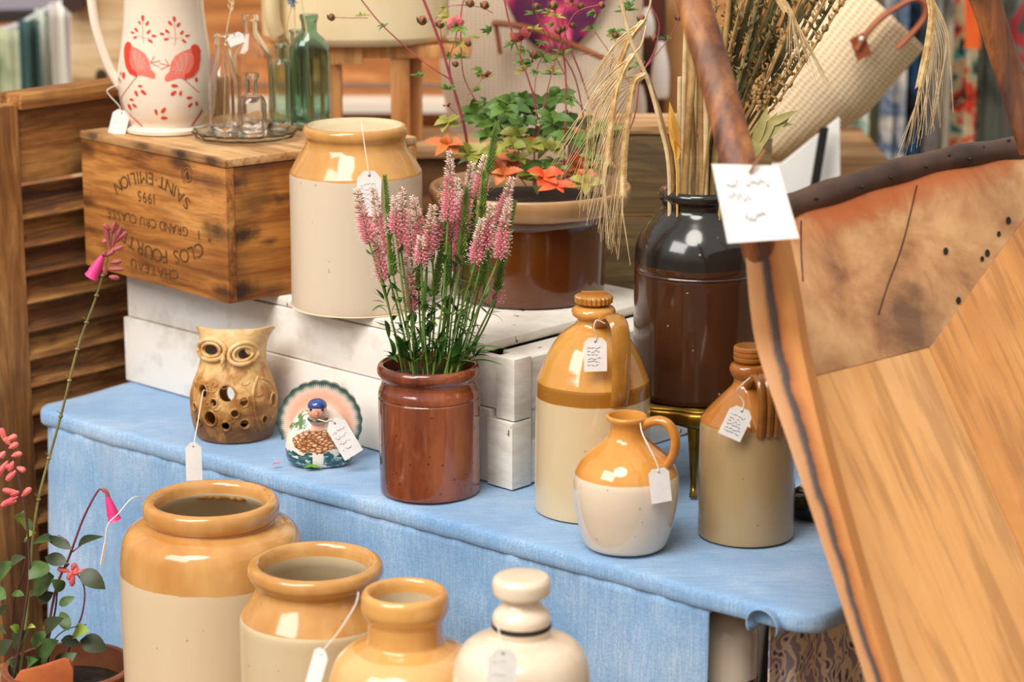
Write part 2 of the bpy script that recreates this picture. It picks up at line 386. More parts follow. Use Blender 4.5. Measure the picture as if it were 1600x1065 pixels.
# ---------------------------------------------------------------- white crate
cw = mottled('white_paint', 'cfc4b4', 'f1eae0', 16, 0.65, bs=0.25, lo=0.25, hi=0.5)
def chipped():
    m, t, b = newmat('chipped_white_paint', 0.6)
    base = ramp(t, [(0.3, 'd9cfbf'), (0.6, 'f3eee5')]); t.links.new(noisen(t, coords(t, (1, 1, 3)), 14, 5), base.inputs[0])
    ch = ramp(t, [(0.685, (0, 0, 0, 1)), (0.70, (1, 1, 1, 1))]); t.links.new(noisen(t, coords(t, (1, 1, 0.5)), 62, 3, 0.5), ch.inputs[0])
    t.links.new(mix(t, ch.outputs[0], base.outputs[0], hexc('7d6244')), b.inputs['Base Color'])
    bump(t, b, mth(t, 'SUBTRACT', noisen(t, coords(t, (1, 1, 3)), 30, 4), ch.outputs[0]), 0.5, 0.0015); return m
CH = chipped()
CA, CB = Vector((-0.573, 3.49, 0)), Vector((0.004, 2.946, 0)); cl_ = (CB - CA).length; CU = (CB - CA).normalized(); CV = Vector((-CU.y, CU.x, 0))
wr_ = math.atan2(CU.y, CU.x)
wc = empty('white_crate', CA, 'white painted wooden crate lying under the wine crate and tall jars', 'crate', rz=wr_)
def lb(name, x0, x1, y0, y1, z0, z1, m, parent=wc, bev=0.0015): return MB().box(((x0 + x1) / 2, (y0 + y1) / 2, (z0 + z1) / 2), (x1 - x0, y1 - y0, z1 - z0)).build(name, m, parent, bev=bev)
D = 0.372; ZT = 0.166
lb('front_board', 0.006, cl_ - 0.002, 0.0, 0.014, 0.0985, ZT, cw); lb('front_board', 0.0, cl_ - 0.040, -0.004, 0.012, 0.0, 0.0965, cw)
lb('back_board', 0, cl_ - 0.03, D - 0.012, D, 0.0, ZT, cw)
lb('end_board', 0, 0.012, 0.014, D - 0.012, 0, ZT, cw)
lb('corner_post', cl_ - 0.028, cl_ + 0.004, -0.006, 0.026, 0.0895, ZT + 0.004, CH); lb('corner_post', cl_ - 0.040, cl_ + 0.004, -0.010, 0.026, 0.0, 0.0875, CH)
lb('corner_post', cl_ - 0.028, cl_ + 0.004, D - 0.026, D + 0.004, 0.0, ZT, CH)
lb('end_board', cl_ - 0.014, cl_, 0.026, D - 0.026, 0.098, ZT, CH); lb('end_board', cl_ - 0.014, cl_, 0.026, D - 0.026, 0.0, 0.055, CH)
lb('end_batten', cl_ - 0.013, cl_ - 0.002, 0.028, 0.052, 0.055, 0.098, CH)
lb('end_batten', cl_ - 0.013, cl_ - 0.002, 0.25, 0.29, 0.055, 0.098, CH)
lb('bottom_board', 0.012, cl_ - 0.014, 0.014, D - 0.012, 0.002, 0.012, cw)
lb('lid', 0.0, cl_ - 0.055, 0.002, D, ZT + 0.0015, 0.180, CH, bev=0.003)
lb('lid_strip', cl_ - 0.05, cl_ - 0.002, 0.03, D, ZT - 0.006, ZT + 0.001, CH)
nv = lb('navy_cloth', cl_ - 0.05, cl_ - 0.02, 0.03, D - 0.03, 0.012, 0.14, plain('navy', '22324e', 0.9)); nv['label'] = 'navy blue cloth folded inside the slatted white crate'; nv['category'] = 'cloth'
nv.parent = None; nv.location = CA; nv.rotation_euler.z = wr_

# ---------------------------------------------------------------- wine crate
CRZ0, CRZ1 = 0.1805, 0.380
C0 = Vector((-0.385, 3.205, 0)); L0 = Vector((-0.623, 3.460, 0)); sd_ = Vector((0.78, 0.626, 0)); CD = 0.32
fu = (L0 - C0).normalized(); fl = (L0 - C0).length
ww = wood('crate_wood', '7c4519', 'b87838', 'd79c58', 0, 9, rough=0.6, stain=0.45)
wwd = wood('crate_side_wood', '3a1e0c', '96581f', 'c08038', 0, 8, rough=0.6, knots=7, stain=0.75)
wwt = wood('crate_top_wood', '96683c', 'c89a66', 'dfb988', 0, 9, rough=0.7, stain=0.3)
FA = math.atan2(-fu.y, -fu.x)
wcr = empty('wine_crate', L0 + Vector((0, 0, CRZ0)), 'brown wooden wine crate stamped upside down, standing on the white crate', 'crate', rz=FA)
iR = Matrix.Rotation(-FA, 3, 'Z'); hC = CRZ1 - CRZ0 - 0.013
def cp(a, b, z): return iR @ ((-fu) * a + sd_ * b) + Vector((0, 0, z))
def cboard(name, a0, a1, b0, b1, z0, z1, m, bev=0.0015):
    q = [cp(a0, b0, z0), cp(a1, b0, z0), cp(a1, b1, z0), cp(a0, b1, z0), cp(a0, b0, z1), cp(a1, b0, z1), cp(a1, b1, z1), cp(a0, b1, z1)]
    return MB().hexa(q).build(name, m, wcr, bev=bev)
cboard('front_panel', 0, fl, 0, 0.014, 0, hC, ww); cboard('back_panel', 0, fl, CD - 0.014, CD, 0, hC, ww)
MATS.pop('crate_side_wood'); wwd = wood('crate_side_wood', '3a1e0c', '96581f', 'c8883e', 0, 7, rough=0.6, knots=7, stain=0.6, dirv=iR @ sd_)
sp = cboard('side_panel', fl - 0.012, fl - 0.0005, 0.014, CD - 0.014, 0, hC, wwd)
sm_ = wood('crate_side_wood', '', '', ''); cboard('side_panel', 0, 0.012, 0.014, CD - 0.014, 0, hC, wwd)
cboard('lid', -0.001, fl + 0.001, -0.001, CD, hC + 0.0005, hC + 0.012, wwt, 0.0025)
# knots and dark patches in the crate wood
def add_knots(m, pts, stretch):
    t = m.node_tree; b = t.nodes['Principled BSDF']; lk = b.inputs['Base Color'].links[0].from_socket; c = lk; v = coords(t); nz = noisen(t, v, 28, 4, 0.65)
    for p, r, k in pts:
        d = N(t, 'ShaderNodeVectorMath'); d.operation = 'SUBTRACT'; d.inputs[1].default_value = p; t.links.new(v, d.inputs[0])
        al = N(t, 'ShaderNodeVectorMath'); al.operation = 'DOT_PRODUCT'; al.inputs[1].default_value = stretch; t.links.new(d.outputs[0], al.inputs[0])
        sq = N(t, 'ShaderNodeVectorMath'); sq.operation = 'DOT_PRODUCT'; t.links.new(d.outputs[0], sq.inputs[0]); t.links.new(d.outputs[0], sq.inputs[1])
        rr = mth(t, 'SQRT', mth(t, 'MAXIMUM', mth(t, 'SUBTRACT', sq.outputs['Value'], mth(t, 'MULTIPLY', 0.85, mth(t, 'MULTIPLY', al.outputs['Value'], al.outputs['Value']))), 0.0))
        rp = ramp(t, [(r * 0.5, (k, k, k, 1)), (r * 1.6, (0, 0, 0, 1))]); t.links.new(mth(t, 'ADD', rr, mth(t, 'MULTIPLY', mth(t, 'SUBTRACT', nz, 0.5), r * 2.2)), rp.inputs[0])
        c = mix(t, rp.outputs[0], c, hexc('2c1508'))
    t.links.new(c, b.inputs['Base Color'])
xd = iR @ (-fu); yd = (iR @ sd_).normalized()
add_knots(ww, [(cp(fl * .93, 0, hC * .52), .010, .8), (cp(fl * .95, 0, hC * .08), .008, .8), (cp(fl * .70, 0, hC * .97), .008, .8), (cp(fl * .04, 0, hC * .52), .008, .7), (cp(fl * .90, 0, hC * .88), .012, .5), (cp(fl * .02, 0, hC * .93), .010, .7), (cp(fl * .5, 0, hC * 1.0), .006, .5)], xd)
add_knots(wwd, [(cp(fl, .012, hC * .88), .011, .95), (cp(fl, .018, hC * .50), .010, .95), (cp(fl, .016, hC * .09), .011, .95), (cp(fl, .09, hC * .72), .007, .7), (cp(fl, .07, hC * .42), .004, .8)], yd)
add_knots(wwt, [(cp(fl * .45, 0, hC + .008), .006, .8), (cp(fl * .72, 0, hC + .008), .008, .9), (cp(fl * .92, 0, hC + .006), .008, .8), (cp(fl * .1, 0, hC + .008), .006, .8)], xd)
# stamped lettering
def glyphs(txt, size):
    cu = bpy.data.curves.new('txt', 'FONT'); cu.body = txt; cu.size = size; cu.resolution_u = 3; cu.align_x = 'CENTER'
    o = bpy.data.objects.new('txt', cu); COL.objects.link(o); dg = bpy.context.evaluated_depsgraph_get(); dg.update()
    me = bpy.data.meshes.new_from_object(o.evaluated_get(dg)); r = ([v.co.copy() for v in me.vertices], [tuple(p.vertices) for p in me.polygons])
    bpy.data.objects.remove(o); bpy.data.curves.remove(cu); bpy.data.meshes.remove(me); return r
GW = {'I': .45, 'M': 1.15, '1': .62, '·': .5, ' ': .5, "'": .4, 'E': .82, 'L': .8, 'S': .85, 'F': .8, 'r': .5, 'e': .6}
def arc_text(mb, txt, size, cx, cy, R, smile=False, squeeze=1.0, place=None, spacing=1.0, wx=1.0):
    ws = [GW.get(c, 1.0) * size * 0.72 * spacing for c in txt]; tot = sum(ws); x = -tot / 2
    for c, w in zip(txt, ws):
        m = x + w / 2; x += w
        if c == ' ': continue
        vs, fs = glyphs(c, size)
        if R: q = m / R
        for v in vs: v.x *= wx
        if not R: P = [place(cx + m + v.x, cy + v.y) for v in vs]
        elif not smile: P = [place(cx + (R + v.y) * math.sin(q) + v.x * math.cos(q), cy + (R + v.y) * math.cos(q) - R - v.x * math.sin(q)) for v in vs]
        else: P = [place(cx + (R - v.y) * math.sin(q) + v.x * math.cos(q), cy - (R - v.y) * math.cos(q) + R + v.x * math.sin(q)) for v in vs]
        mb.add(P, fs)
def cplace(x, y):     # upright label coordinates (m, origin panel centre) turned upside down on the front panel
    return cp(fl / 2 - x, -0.0006, hC / 2 - y)
tx = MB(); k_ = fl / 0.35
arc_text(tx, 'CHATEAU', 0.019, 0.0, 0.068, 0.42, place=cplace, spacing=1.25, wx=1.25)
arc_text(tx, 'CLOS FOURTET', 0.028, -0.01, 0.041, 0.22, place=cplace, wx=1.15)
arc_text(tx, '1   GRAND CRU CLASSÉ', 0.0195, 0.0, 0.0, 0, place=cplace, spacing=0.98, wx=1.0)
arc_text(tx, 'er', 0.011, -0.134, 0.008, 0, place=cplace)
arc_text(tx, '1995', 0.022, 0.013, -0.036, 0, place=cplace, spacing=0.8)
arc_text(tx, 'SAINT·EMILION', 0.0255, 0.0, -0.066, 0.17, smile=True, place=cplace, spacing=1.05, wx=1.1)
stamp = mottled('burnt_stamp', '4a2c16', '6e4524', 60, 0.7)
tx.build('stamped_lettering', stamp, wcr, smooth=False)
rg = MB()
for R_ in (0.010, 0.0145):
    m = 24; P = [cplace(-0.088 + r * math.cos(a * 2 * PI / m), -0.073 + r * math.sin(a * 2 * PI / m)) for r in (R_ - 0.0014, R_) for a in range(m)]
    rg.add(P, [(i, (i + 1) % m, m + (i + 1) % m, m + i) for i in range(m) if not (R_ > 0.012 and 3 < i < 13)])
rg.add([cplace(-0.088 + 0.005 * math.cos(a), -0.073 + 0.006 * math.sin(a)) for a in [i * PI / 6 for i in range(12)]], [tuple(range(12))])
rg.build('stamped_seal', stamp, wcr, smooth=False)
# ---------------------------------------------------------------- price tags
paper = mottled('tag_paper', 'efeae4', 'fbf8f4', 40, 0.7); ink = plain('tag_ink', '4a5578', 0.8); strg = plain('tag_string', 'efe6d8', 0.9); inkl = plain('faint_ink', 'b3b2b8', 0.8)
def price_tag(label, hole, w, h, Y, path, tilt=0.0, yaw=0.0, lines=4, inkm=None, pitch=0.0, chamfer=0.28, name='price_tag', sr=0.0007, group=None):
    """hole = pixel of the eyelet; w, h in pixels; tilt = lean in the picture plane (rad); path = [(px, py, Y)...] of the string"""
    p = aty(hole[0], hole[1], Y); k = mpp(p); w *= k; h *= k
    e = empty(name, p, label, 'price tag', group)
    R = Matrix.Rotation(yaw, 3, 'Z') @ Matrix.Rotation(pitch, 3, 'X') @ Matrix.Rotation(tilt, 3, 'Y')
    c = chamfer * w; top = 0.10 * h
    out = [(-w / 2 + c, top), (w / 2 - c, top), (w / 2, top - c * 1.1), (w / 2, top - h), (-w / 2, top - h), (-w / 2, top - c * 1.1)]
    mb = MB(); n = 6; mb.add([R @ Vector((x, -0.0003, z)) for x, z in out] + [R @ Vector((x, 0.0003, z)) for x, z in out],
        [tuple(range(n)), tuple(range(2 * n - 1, n - 1, -1))] + [(i, i + n, (i + 1) % n + n, (i + 1) % n) for i in range(n)])
    mb.build('card', paper, e, smooth=False)
    m = MB(); m.add([R @ Vector((0.035 * w * 1.6 * math.cos(q), -0.0005, 0.035 * w * 1.6 * math.sin(q))) for q in [i * PI / 5 for i in range(10)]], [tuple(range(10))]); m.build('eyelet', plain('eyelet', '6a6055', 0.6), e, smooth=False)
    if lines:
        wm = MB(); rnd = random.Random(sum(map(ord, label)))
        for i in range(lines):
            z = top - h * (0.30 + 0.62 * i / max(1, lines)); x = -w * 0.36; pts = []
            xe = w * rnd.uniform(0.1, 0.36)
            while x < xe: pts.append((x, z + rnd.uniform(-1, 1) * h * 0.035)); x += w * 0.045
            t = w * 0.012
            for (x0, z0), (x1, z1) in zip(pts, pts[1:]):
                if rnd.random() < 0.15: continue
                wm.add([R @ Vector(q) for q in ((x0, -0.0006, z0 - t), (x1, -0.0006, z1 - t), (x1, -0.0006, z1 + t), (x0, -0.0006, z0 + t))], [(0, 1, 2, 3)])
        wm.build('handwriting', inkm or ink, e, smooth=False)
    if path:
        pts = [aty(*q) - p for q in path] + [Vector((0, -0.0006, 0))]
        MB().tube(cr([tuple(q) for q in pts], 5), sr, 6).build('string', strg, e)
    return e

# ---------------------------------------------------------------- vessels
def strap(ax, az, path, half, thick, name, m, parent, ribs=0, n=12):
    a = math.radians(az); d = Vector((math.sin(a), -math.cos(a), 0)); sd = (math.cos(a), math.sin(a), 0)
    pts = [d * ax.r(r, py) + Vector((0, 0, ax.z(py))) for r, py in path]; pts = [Vector(q) for q in cr([tuple(p) for p in pts], 6)]
    k = mpp(ax.b); mb = MB()
    if ribs:
        for i in range(ribs):
            o = Vector(sd) * (i - (ribs - 1) / 2) * (2 * half * k / ribs); mb.tube([p + o for p in pts], half * k / ribs * 1.12, n, ry=thick * k, side=sd)
    else: mb.tube(pts, half * k, n, ry=thick * k, side=sd)
    return mb.build(name, m, parent)
MATS['inner_glaze'] = None; del MATS['inner_glaze']; mottled('inner_glaze', 'c9b48f', 'dccaa8', 12, 0.3, 0.3)
def jar(name, label, cat, ax, prof, mat, group=None, part='body', inner=None, inmat=None):
    e = empty(name, ax.b, label, cat, group); MB().lathe(prof, 96, caps=not inner).build(part, mat, e, ang=50)
    if inner: MB().lathe(inner, 96, caps=False).build('interior', inmat or MATS['inner_glaze'], e, ang=50)
    return e

# tall covered jar behind, standing on the white crate
ax = Ax(559, 473, 0.1805)
gm = glaze('glaze_tall_jar', 'd9c6ad', 'd3974f', 0.2005, 0.0015, low2='e0cfb8', up2='dca45e', band=None)
pj = ax.prof(cr([(473, 0), (473, 98), (471, 101), (460, 103), (380, 103), (300, 103.5), (272, 103.5), (266, 103), (262, 101), (250, 94), (238, 86), (228, 80), (220, 78), (215, 78.5), (210, 81), (205, 82), (199, 81), (195, 78), (194.5, 74)], 4))
gs = ax.z(268); gm = glaze('glaze_tall_jar2', 'd9c6ad', 'c08a48', gs, 0.0012, low2='e0cfb8', up2='dca45e', rlow=0.4)
inn = ax.prof([(197, 71), (199, 69), (201, 60), (202, 0)])
tj = jar('stoneware_jar', 'tall cream and tan stoneware jar beside the stamped wine crate', 'jar', ax, pj, gm, inner=[pj[-1]] + inn)
TJ = ax
price_tag('white price tag hanging by a string on the tall jar beside the wine crate', (577, 274), 38, 72, ax.b.y - 0.092, [(565, 192, ax.b.y - 0.073), (568, 215, ax.b.y - 0.082), (575, 262, ax.b.y - 0.093)], tilt=0.03, yaw=0.1, lines=6, inkm=inkl)

# big front jars on the bench (z = -0.33)
BZ = -0.33
def front(px, py, Y): a = Ax(px, 0, BZ, Y); return a
axD = front(305, 790, 2.84)
pts = [(-1, 0)]
def jarprof(ax, rows, base_hw, wall=9):
    zb = 0.0; rb = ax.r(base_hw, rows[0][0]); p = [(0, 0), (rb * 0.93, 0), (rb * 0.99, 0.004), (rb, 0.012), (rb, ax.z(rows[0][0]) * 0.6)]
    return p + ax.prof(cr(rows, 5))
pD = jarprof(axD, [(950, 143.5), (915, 144), (890, 144), (865, 143), (845, 140), (832, 135), (823, 127), (817, 115), (814, 104), (812, 98), (809, 98), (805, 103), (799, 106), (790, 106.5), (782, 104), (778, 99), (778, 93), (784, 87), (796, 84)], 143)
gD = glaze('glaze_big_jar', 'dcc6a8', 'bd8344', axD.z(884), 0.003, low2='d3b995', up2='d6a566', rlow=0.42, coat=0.35)
inD = axD.prof([(800, 84), (812, 95), (835, 118), (860, 130), (900, 134)]) + [(axD.r(134), 0.02), (0, 0.02)]
jD = jar('stoneware_jar', 'largest stoneware jar, wide open mouth with a string looped over its rim', 'jar', axD, pD, gD, inner=[pD[-1]] + inD)
dr = MB()
for i in range(26):   # dried glaze run inside the mouth
    q = i / 26; a = math.radians(60 + q * 52); 
    z = axD.z(796) - 0.004 - 0.004 * abs(noise.noise(Vector((q * 6, 0, 0)))); r = axD.r(84.6)
    dr.ball((r * math.cos(a), r * math.sin(a), z), (0.0045, 0.002, 0.003), 8, 5)
dr.build('glaze_run', plain('glaze_run', 'a8702f', 0.25), jD)
price_tag('edge-on white tag and string hanging over the rim of the largest jar', (164, 850), 7, 36, axD.b.y - 0.075, [(222, 782, 2.80), (218, 776, 2.79), (205, 779, 2.78), (185, 802, 2.77), (168, 820, 2.765)], tilt=0.42, yaw=1.2, lines=0)
axE = front(475, 890, 2.65)
pE = jarprof(axE, [(1010, 120), (985, 120), (966, 120), (958, 118), (948, 112), (934, 103), (922, 96), (914, 93), (908, 94), (902, 100), (894, 105.5), (886, 106), (879, 103), (876, 97), (877, 91), (884, 86), (896, 83)], 119)
gE = glaze('glaze_second_jar', 'd3bf9c', 'b98040', axE.z(957), 0.0012, low2='c9b28c', up2='d3a262', rlow=0.35, coat=0.5)
inE = axE.prof([(902, 83), (914, 86), (945, 104), (965, 111)]) + [(axE.r(112), 0.02), (0, 0.02)]
jar('stoneware_jar', 'medium stoneware jar with flared rim and empty mouth, second from the shutter', 'jar', axE, pE, gE, inner=[pE[-1]] + inE)
axF = front(622, 932, 2.47)
pF = jarprof(axF, [(1160, 126), (1110, 126), (1080, 124), (1055, 119), (1036, 112), (1022, 101), (1012, 86), (1005, 70), (1000, 61), (990, 59), (975, 59), (966, 60), (958, 65), (948, 69), (936, 69), (927, 67), (922, 62), (923, 56), (930, 52), (942, 50)], 125)
gF = glaze('glaze_tan_flagon', 'dba868', 'd9a25a', axF.z(1010), 0.002, low2='e3b87c', up2='cf9450', rlow=0.2, coat=0.6)
inF = axF.prof([(960, 50), (1000, 50), (1016, 58), (1050, 100), (1080, 118)]) + [(axF.r(120), 0.02), (0, 0.02)]
jar('stoneware_flagon', 'glossy tan narrow-necked stoneware flagon with tag at lower edge of display', 'flagon', axF, pF, gF, inner=[pF[-1]] + inF)
price_tag('white price tag strung from the rim of the glossy tan flagon', (502, 1022), 30, 92, 2.36, [(560, 925, 2.42), (555, 945, 2.40), (530, 985, 2.37), (508, 1012, 2.36)], tilt=0.35, yaw=-0.7, lines=0)
axG = front(816, 915, 2.36)
pG = jarprof(axG, [(1160, 105), (1100, 108), (1060, 108), (1040, 106), (1026, 102), (1014, 95), (1004, 83), (998, 68), (994, 54), (990, 45), (982, 45), (979, 46)], 104)
pG2 = axG.prof(cr([(978, 47), (972, 47)], 2)); pG3 = axG.prof(cr([(971, 46), (962, 46), (954, 42), (946, 34), (940, 29), (934, 29), (929, 38), (926, 44), (918, 46), (908, 46), (902, 43), (899, 36), (898, 0)], 5))
cg = mottled('cream_glaze', 'e3cdb2', 'ecdac4', 12, 0.22, 0.5); bg_ = plain('black_rubber', '2c2620', 0.5)
eG = empty('stone_bottle', axG.b, 'cream glazed stone bottle with stopper and a black ring round the neck', 'bottle')
MB().lathe(pG + [(0, pG[-1][1])], 96).build('body', cg, eG); MB().lathe([(0, pG[-1][1] + 0.0002)] + [(r, z + 0.0003) for r, z in pG2] + [(0, pG2[-1][1] + 0.0003)], 64).build('seal_ring', bg_, eG); MB().lathe([(0, pG2[-1][1] + 0.0004)] + pG3, 64).build('stopper', cg, eG)
price_tag('white price tag on a string loop round the cream stone bottle neck', (786, 1020), 46, 70, 2.262, [(778, 975, 2.325), (782, 1000, 2.285), (787, 1015, 2.265)], tilt=0.05, yaw=0.1, lines=2, inkm=inkl)
lp = price = None

# red-brown pot
axP = Ax(672, 764, 0.0)
red = newmat('red_brown_glaze', 0.13, 0.6); m, t, b = red
rr = ramp(t, [(0.36, '4a2014'), (0.5, '7c3c24'), (0.64, '9c5636')]); t.links.new(noisen(t, coords(t, (1, 1, 0.3)), 11, 6, 0.65), rr.inputs[0])
vo = N(t, 'ShaderNodeTexVoronoi'); vo.inputs['Scale'].default_value = 95; t.links.new(coords(t), vo.inputs['Vector'])
k = mth(t, 'MULTIPLY', mth(t, 'LESS_THAN', vo.outputs['Distance'], 0.16), mth(t, 'GREATER_THAN', noisen(t, coords(t), 30, 1), 0.56))
t.links.new(mix(t, mth(t, 'MULTIPLY', k, 0.6), rr.outputs[0], hexc('2a140c')), b.inputs['Base Color'])
nz = noisen(t, coords(t, (1, 1, 0.5)), 30, 4); bump(t, b, nz, 0.25, 0.0015); RED = m
rows = [(764, 0), (764, 73), (762, 76), (756, 78), (700, 78.5), (650, 79.5), (622, 80), (618, 80), (616, 78.6), (614, 80), (606, 79), (600, 76.5), (594, 75), (589, 75.5), (584, 79), (579, 81.5), (573, 81.5), (568, 79), (566, 75), (569, 71), (580, 69)]
pP = axP.prof(cr(rows[1:], 4)); pP = [(0, 0)] + pP + axP.prof([(600, 69), (610, 72), (750, 71)]) + [(0, axP.z(750))]
jP = jar('glazed_pot', 'red-brown glazed pot on the cloth holding pink flower spikes', 'pot', axP, pP, RED)
MB().lathe([(axP.r(68.5), axP.z(590)), (axP.r(40), axP.z(586)), (0, axP.z(587))], 40).build('soil', mottled('soil', '1d140d', '3a2a1c', 60, 0.95, bs=0.8), jP)
# chips along the foot
ch = MB()
for px, py in ((628, 781), (661, 784), (722, 783)):
    p = surf(axP, pP[2:], px, py - 2, 0.0002); ch.ball(p, (0.003, 0.0008, 0.0012), 8, 5)
ch.build('glaze_chip', plain('chip', 'd9b394', 0.7), jP)

# gallon flagon with screw stopper
axA = Ax(925, 791, 0.0)
rA = [(791, 0), (791, 84), (789, 88), (782, 90), (700, 90), (640, 89.5), (600, 89), (592, 88), (586, 86), (575, 81.5), (555, 73), (535, 62), (520, 49), (511, 36), (506, 29), (500, 26), (494, 26)]
pA = axA.prof(cr(rA[1:], 5)); pA = [(0, 0)] + pA
pAn = axA.prof(cr([(496, 26), (494, 30), (490, 34), (485, 34.5), (480, 32), (477, 27), (476, 22)], 4))
gA = glaze('glaze_large_flagon', 'cdb68e', 'c98d40', axA.z(615), 0.001, low2='d6c19a', up2='d59c4e', band=(axA.z(614.5), axA.z(591), '9d671f'), rlow=0.28, rup=0.1, coat=0.6)
jA = jar('stoneware_flagon', 'large tan-shouldered stoneware flagon with ribbed screw stopper and strap handle', 'flagon', axA, pA + [(0, axA.z(494))], gA)
ocg = mottled('ochre_glaze', 'b8792e', 'd0954a', 14, 0.12, 0.6); MB().lathe([(0, axA.z(497))] + pAn + [(0, axA.z(476))], 64).build('collar', ocg, jA)
def ribbed_cap(ax, y0, y1, hw, m, parent, ribs=24):
    z0, z1 = ax.z(y0), ax.z(y1); R = ax.r(hw); n = ribs * 4; mb = MB()
    prof = [(0, z0, 0), (0.80, z0, 0), (0.86, z0 + 0.001, 1), (0.94, z0 + (z1 - z0) * .2, 1), (0.96, z0 + (z1 - z0) * .8, 1), (0.9, z1 - 0.0005, 0.6), (0.84, z1, 0), (0.6, z1 + 0.0005, 0), (0, z1 + 0.0005, 0)]
    vs = []
    for i in range(n):
        a = 2 * PI * i / n; rib = 0.05 * (1 if i % 4 in (0, 1) else -0.6)
        for r, z, w in prof: q = R * (r + rib * w); vs.append((q * math.cos(a), q * math.sin(a), z))
    m_ = len(prof); mb.add(vs, [(i * m_ + k, ((i + 1) % n) * m_ + k, ((i + 1) % n) * m_ + k + 1, i * m_ + k + 1) for i in range(n) for k in range(m_ - 1)])
    mb.box((0, 0, z1 + 0.002), (R * 1.3, R * 0.28, 0.004)); return mb.build('stopper', m, parent, ang=30)
brn = mottled('stopper_glaze', '9a5f22', 'bd8238', 20, 0.25, 0.3)
ribbed_cap(axA, 474, 460, 29.5, brn, jA)
strap(axA, 25, [(25, 503), (48, 486), (74, 482), (89, 494), (95, 525), (94, 565), (92, 595), (87, 612)], 15.5, 5.5, 'handle', mottled('handle_glaze', '9c641f', 'c48d40', 12, 0.12, 0.6), jA)
yA = axA.b.y
price_tag('white price tag with writing hung on the large flagon handle', (930, 533), 36, 54, yA - 0.075, [(945, 505, yA - 0.075), (932, 500, yA - 0.078), (928, 512, yA - 0.08), (932, 524, yA - 0.077)], tilt=-0.02, yaw=0.05, lines=6, chamfer=0.2)

# small jug
axB = Ax(977, 850, 0.0)
rB = [(850, 0), (850, 58), (848, 62), (842, 66), (825, 72), (805, 77), (785, 81), (765, 83), (750, 83), (740, 81.5), (728, 77), (716, 69), (706, 59), (697, 47), (690, 38), (683, 31), (676, 28), (668, 27), (661, 28.5), (656, 31.5), (652, 33), (649, 32.5), (647.5, 30), (648, 27.5)]
pB = [(0, 0)] + axB.prof(cr(rB[1:], 5)); gB = glaze('glaze_small_jug', 'e0cbb0', 'd08a38', axB.z(737), 0.001, low2='ead8c2', up2='de9f4f', rlow=0.12, rup=0.1, coat=0.7)
jB = jar('stoneware_jug', 'small round-bellied jug, orange above cream, with loop handle', 'jug', axB, pB + axB.prof([(665, 24), (690, 26), (720, 55), (760, 70)]) + [(0, axB.z(770))], gB)
strap(axB, 64, [(24, 664), (40, 654), (58, 650), (73, 657), (82, 675), (80, 698), (70, 716), (64, 722)], 9.5, 7.5, 'handle', mottled('jug_handle', 'b8742a', 'd28d40', 12, 0.12, 0.6), jB)
yB = axB.b.y
price_tag('blank white price tag strung from the small round jug', (1029, 737), 33, 56, yB - 0.062, [(1000, 655, yB - 0.012), (1003, 675, yB - 0.035), (1015, 700, yB - 0.055), (1027, 725, yB - 0.062)], tilt=-0.12, yaw=0.2, lines=0, chamfer=0.2)

# right flagon
axC = Ax(1165, 832, 0.0)
rC = [(832, 0), (832, 70), (830, 73), (824, 75), (760, 75), (690, 75.5), (664, 75.5), (657, 75), (651, 73), (642, 66), (628, 53), (614, 39), (604, 29), (598, 25), (592, 24), (588, 24)]
pC = [(0, 0)] + axC.prof(cr(rC[1:], 5)); gC = glaze('glaze_right_flagon', 'a58a5f', 'a9692a', axC.z(656), 0.0008, low2='b0956a', up2='b87a38', rlow=0.2, rup=0.1, coat=0.6)
jC = jar('stoneware_flagon', 'khaki-bodied stoneware flagon with brown shoulder standing beside the wooden trug', 'flagon', axC, pC + [(0, axC.z(588))], gC)
brc = mottled('brown_glaze', '8a4f1c', 'ad6c2c', 14, 0.12, 0.6)
MB().lathe([(0, axC.z(592))] + axC.prof(cr([(590, 24), (586, 28), (580, 31), (574, 31.5), (568, 29), (566, 24)], 4)) + [(0, axC.z(566))], 64).build('collar', brc, jC)
MB().lathe([(0, axC.z(566))] + axC.prof([(565.5, 20), (563, 23), (561, 25.5), (557, 26), (556, 24.5), (554, 24.5), (553, 26), (549, 26), (548, 24.5), (546.5, 24.5), (545.5, 26), (541, 25.5), (539.5, 23)]) + [(0, axC.z(539))], 64).build('stopper', brc, jC, ang=20)
strap(axC, 19, [(22, 596), (40, 580), (60, 577), (73, 590), (78, 615), (77, 640), (73, 662)], 19, 6, 'handle', mottled('flagon_handle', '7c4717', 'a0652a', 12, 0.12, 0.6), jC, ribs=3)
yC = axC.b.y
price_tag('cream price tag with writing hung from the khaki flagon handle', (1159, 642), 38, 52, yC - 0.068, [(1172, 590, yC - 0.078), (1160, 600, yC - 0.085), (1152, 612, yC - 0.07), (1162, 628, yC - 0.068)], tilt=0.42, yaw=0.0, lines=6, chamfer=0.22)

# dark jar on a brass trivet
TRZ = 0.112
axK = Ax(1090, 596, TRZ, 3.0); axK.b.x = aty(1090, 596, 3.0).x
rK = [(600, 0), (600, 92), (596, 98), (588, 101), (500, 102), (430, 102.5), (410, 102.5), (409, 101), (406, 102.5), (403, 101), (400, 102.5), (388, 102.5), (372, 101), (355, 95), (338, 84), (325, 73), (316, 65), (310, 61.5), (304, 61), (299, 63), (296, 66), (291, 67.5), (286, 67), (282, 64), (281, 59), (284, 55)]
pK = [(0, 0)] + axK.prof(cr(rK[1:], 4)); 
z0 = pK[1][1]; pK = [(r, z - z0 if r else 0) for r, z in pK]
gK = glaze('glaze_dark_jar', '2c1a11', '1d1916', pK[28][1] * 0 + (axK.z(392) - z0), 0.002, low2='54301c', up2='2b2724', rlow=0.14, rup=0.16, speck='c9b9a0', spw=0.5, coat=0.5)
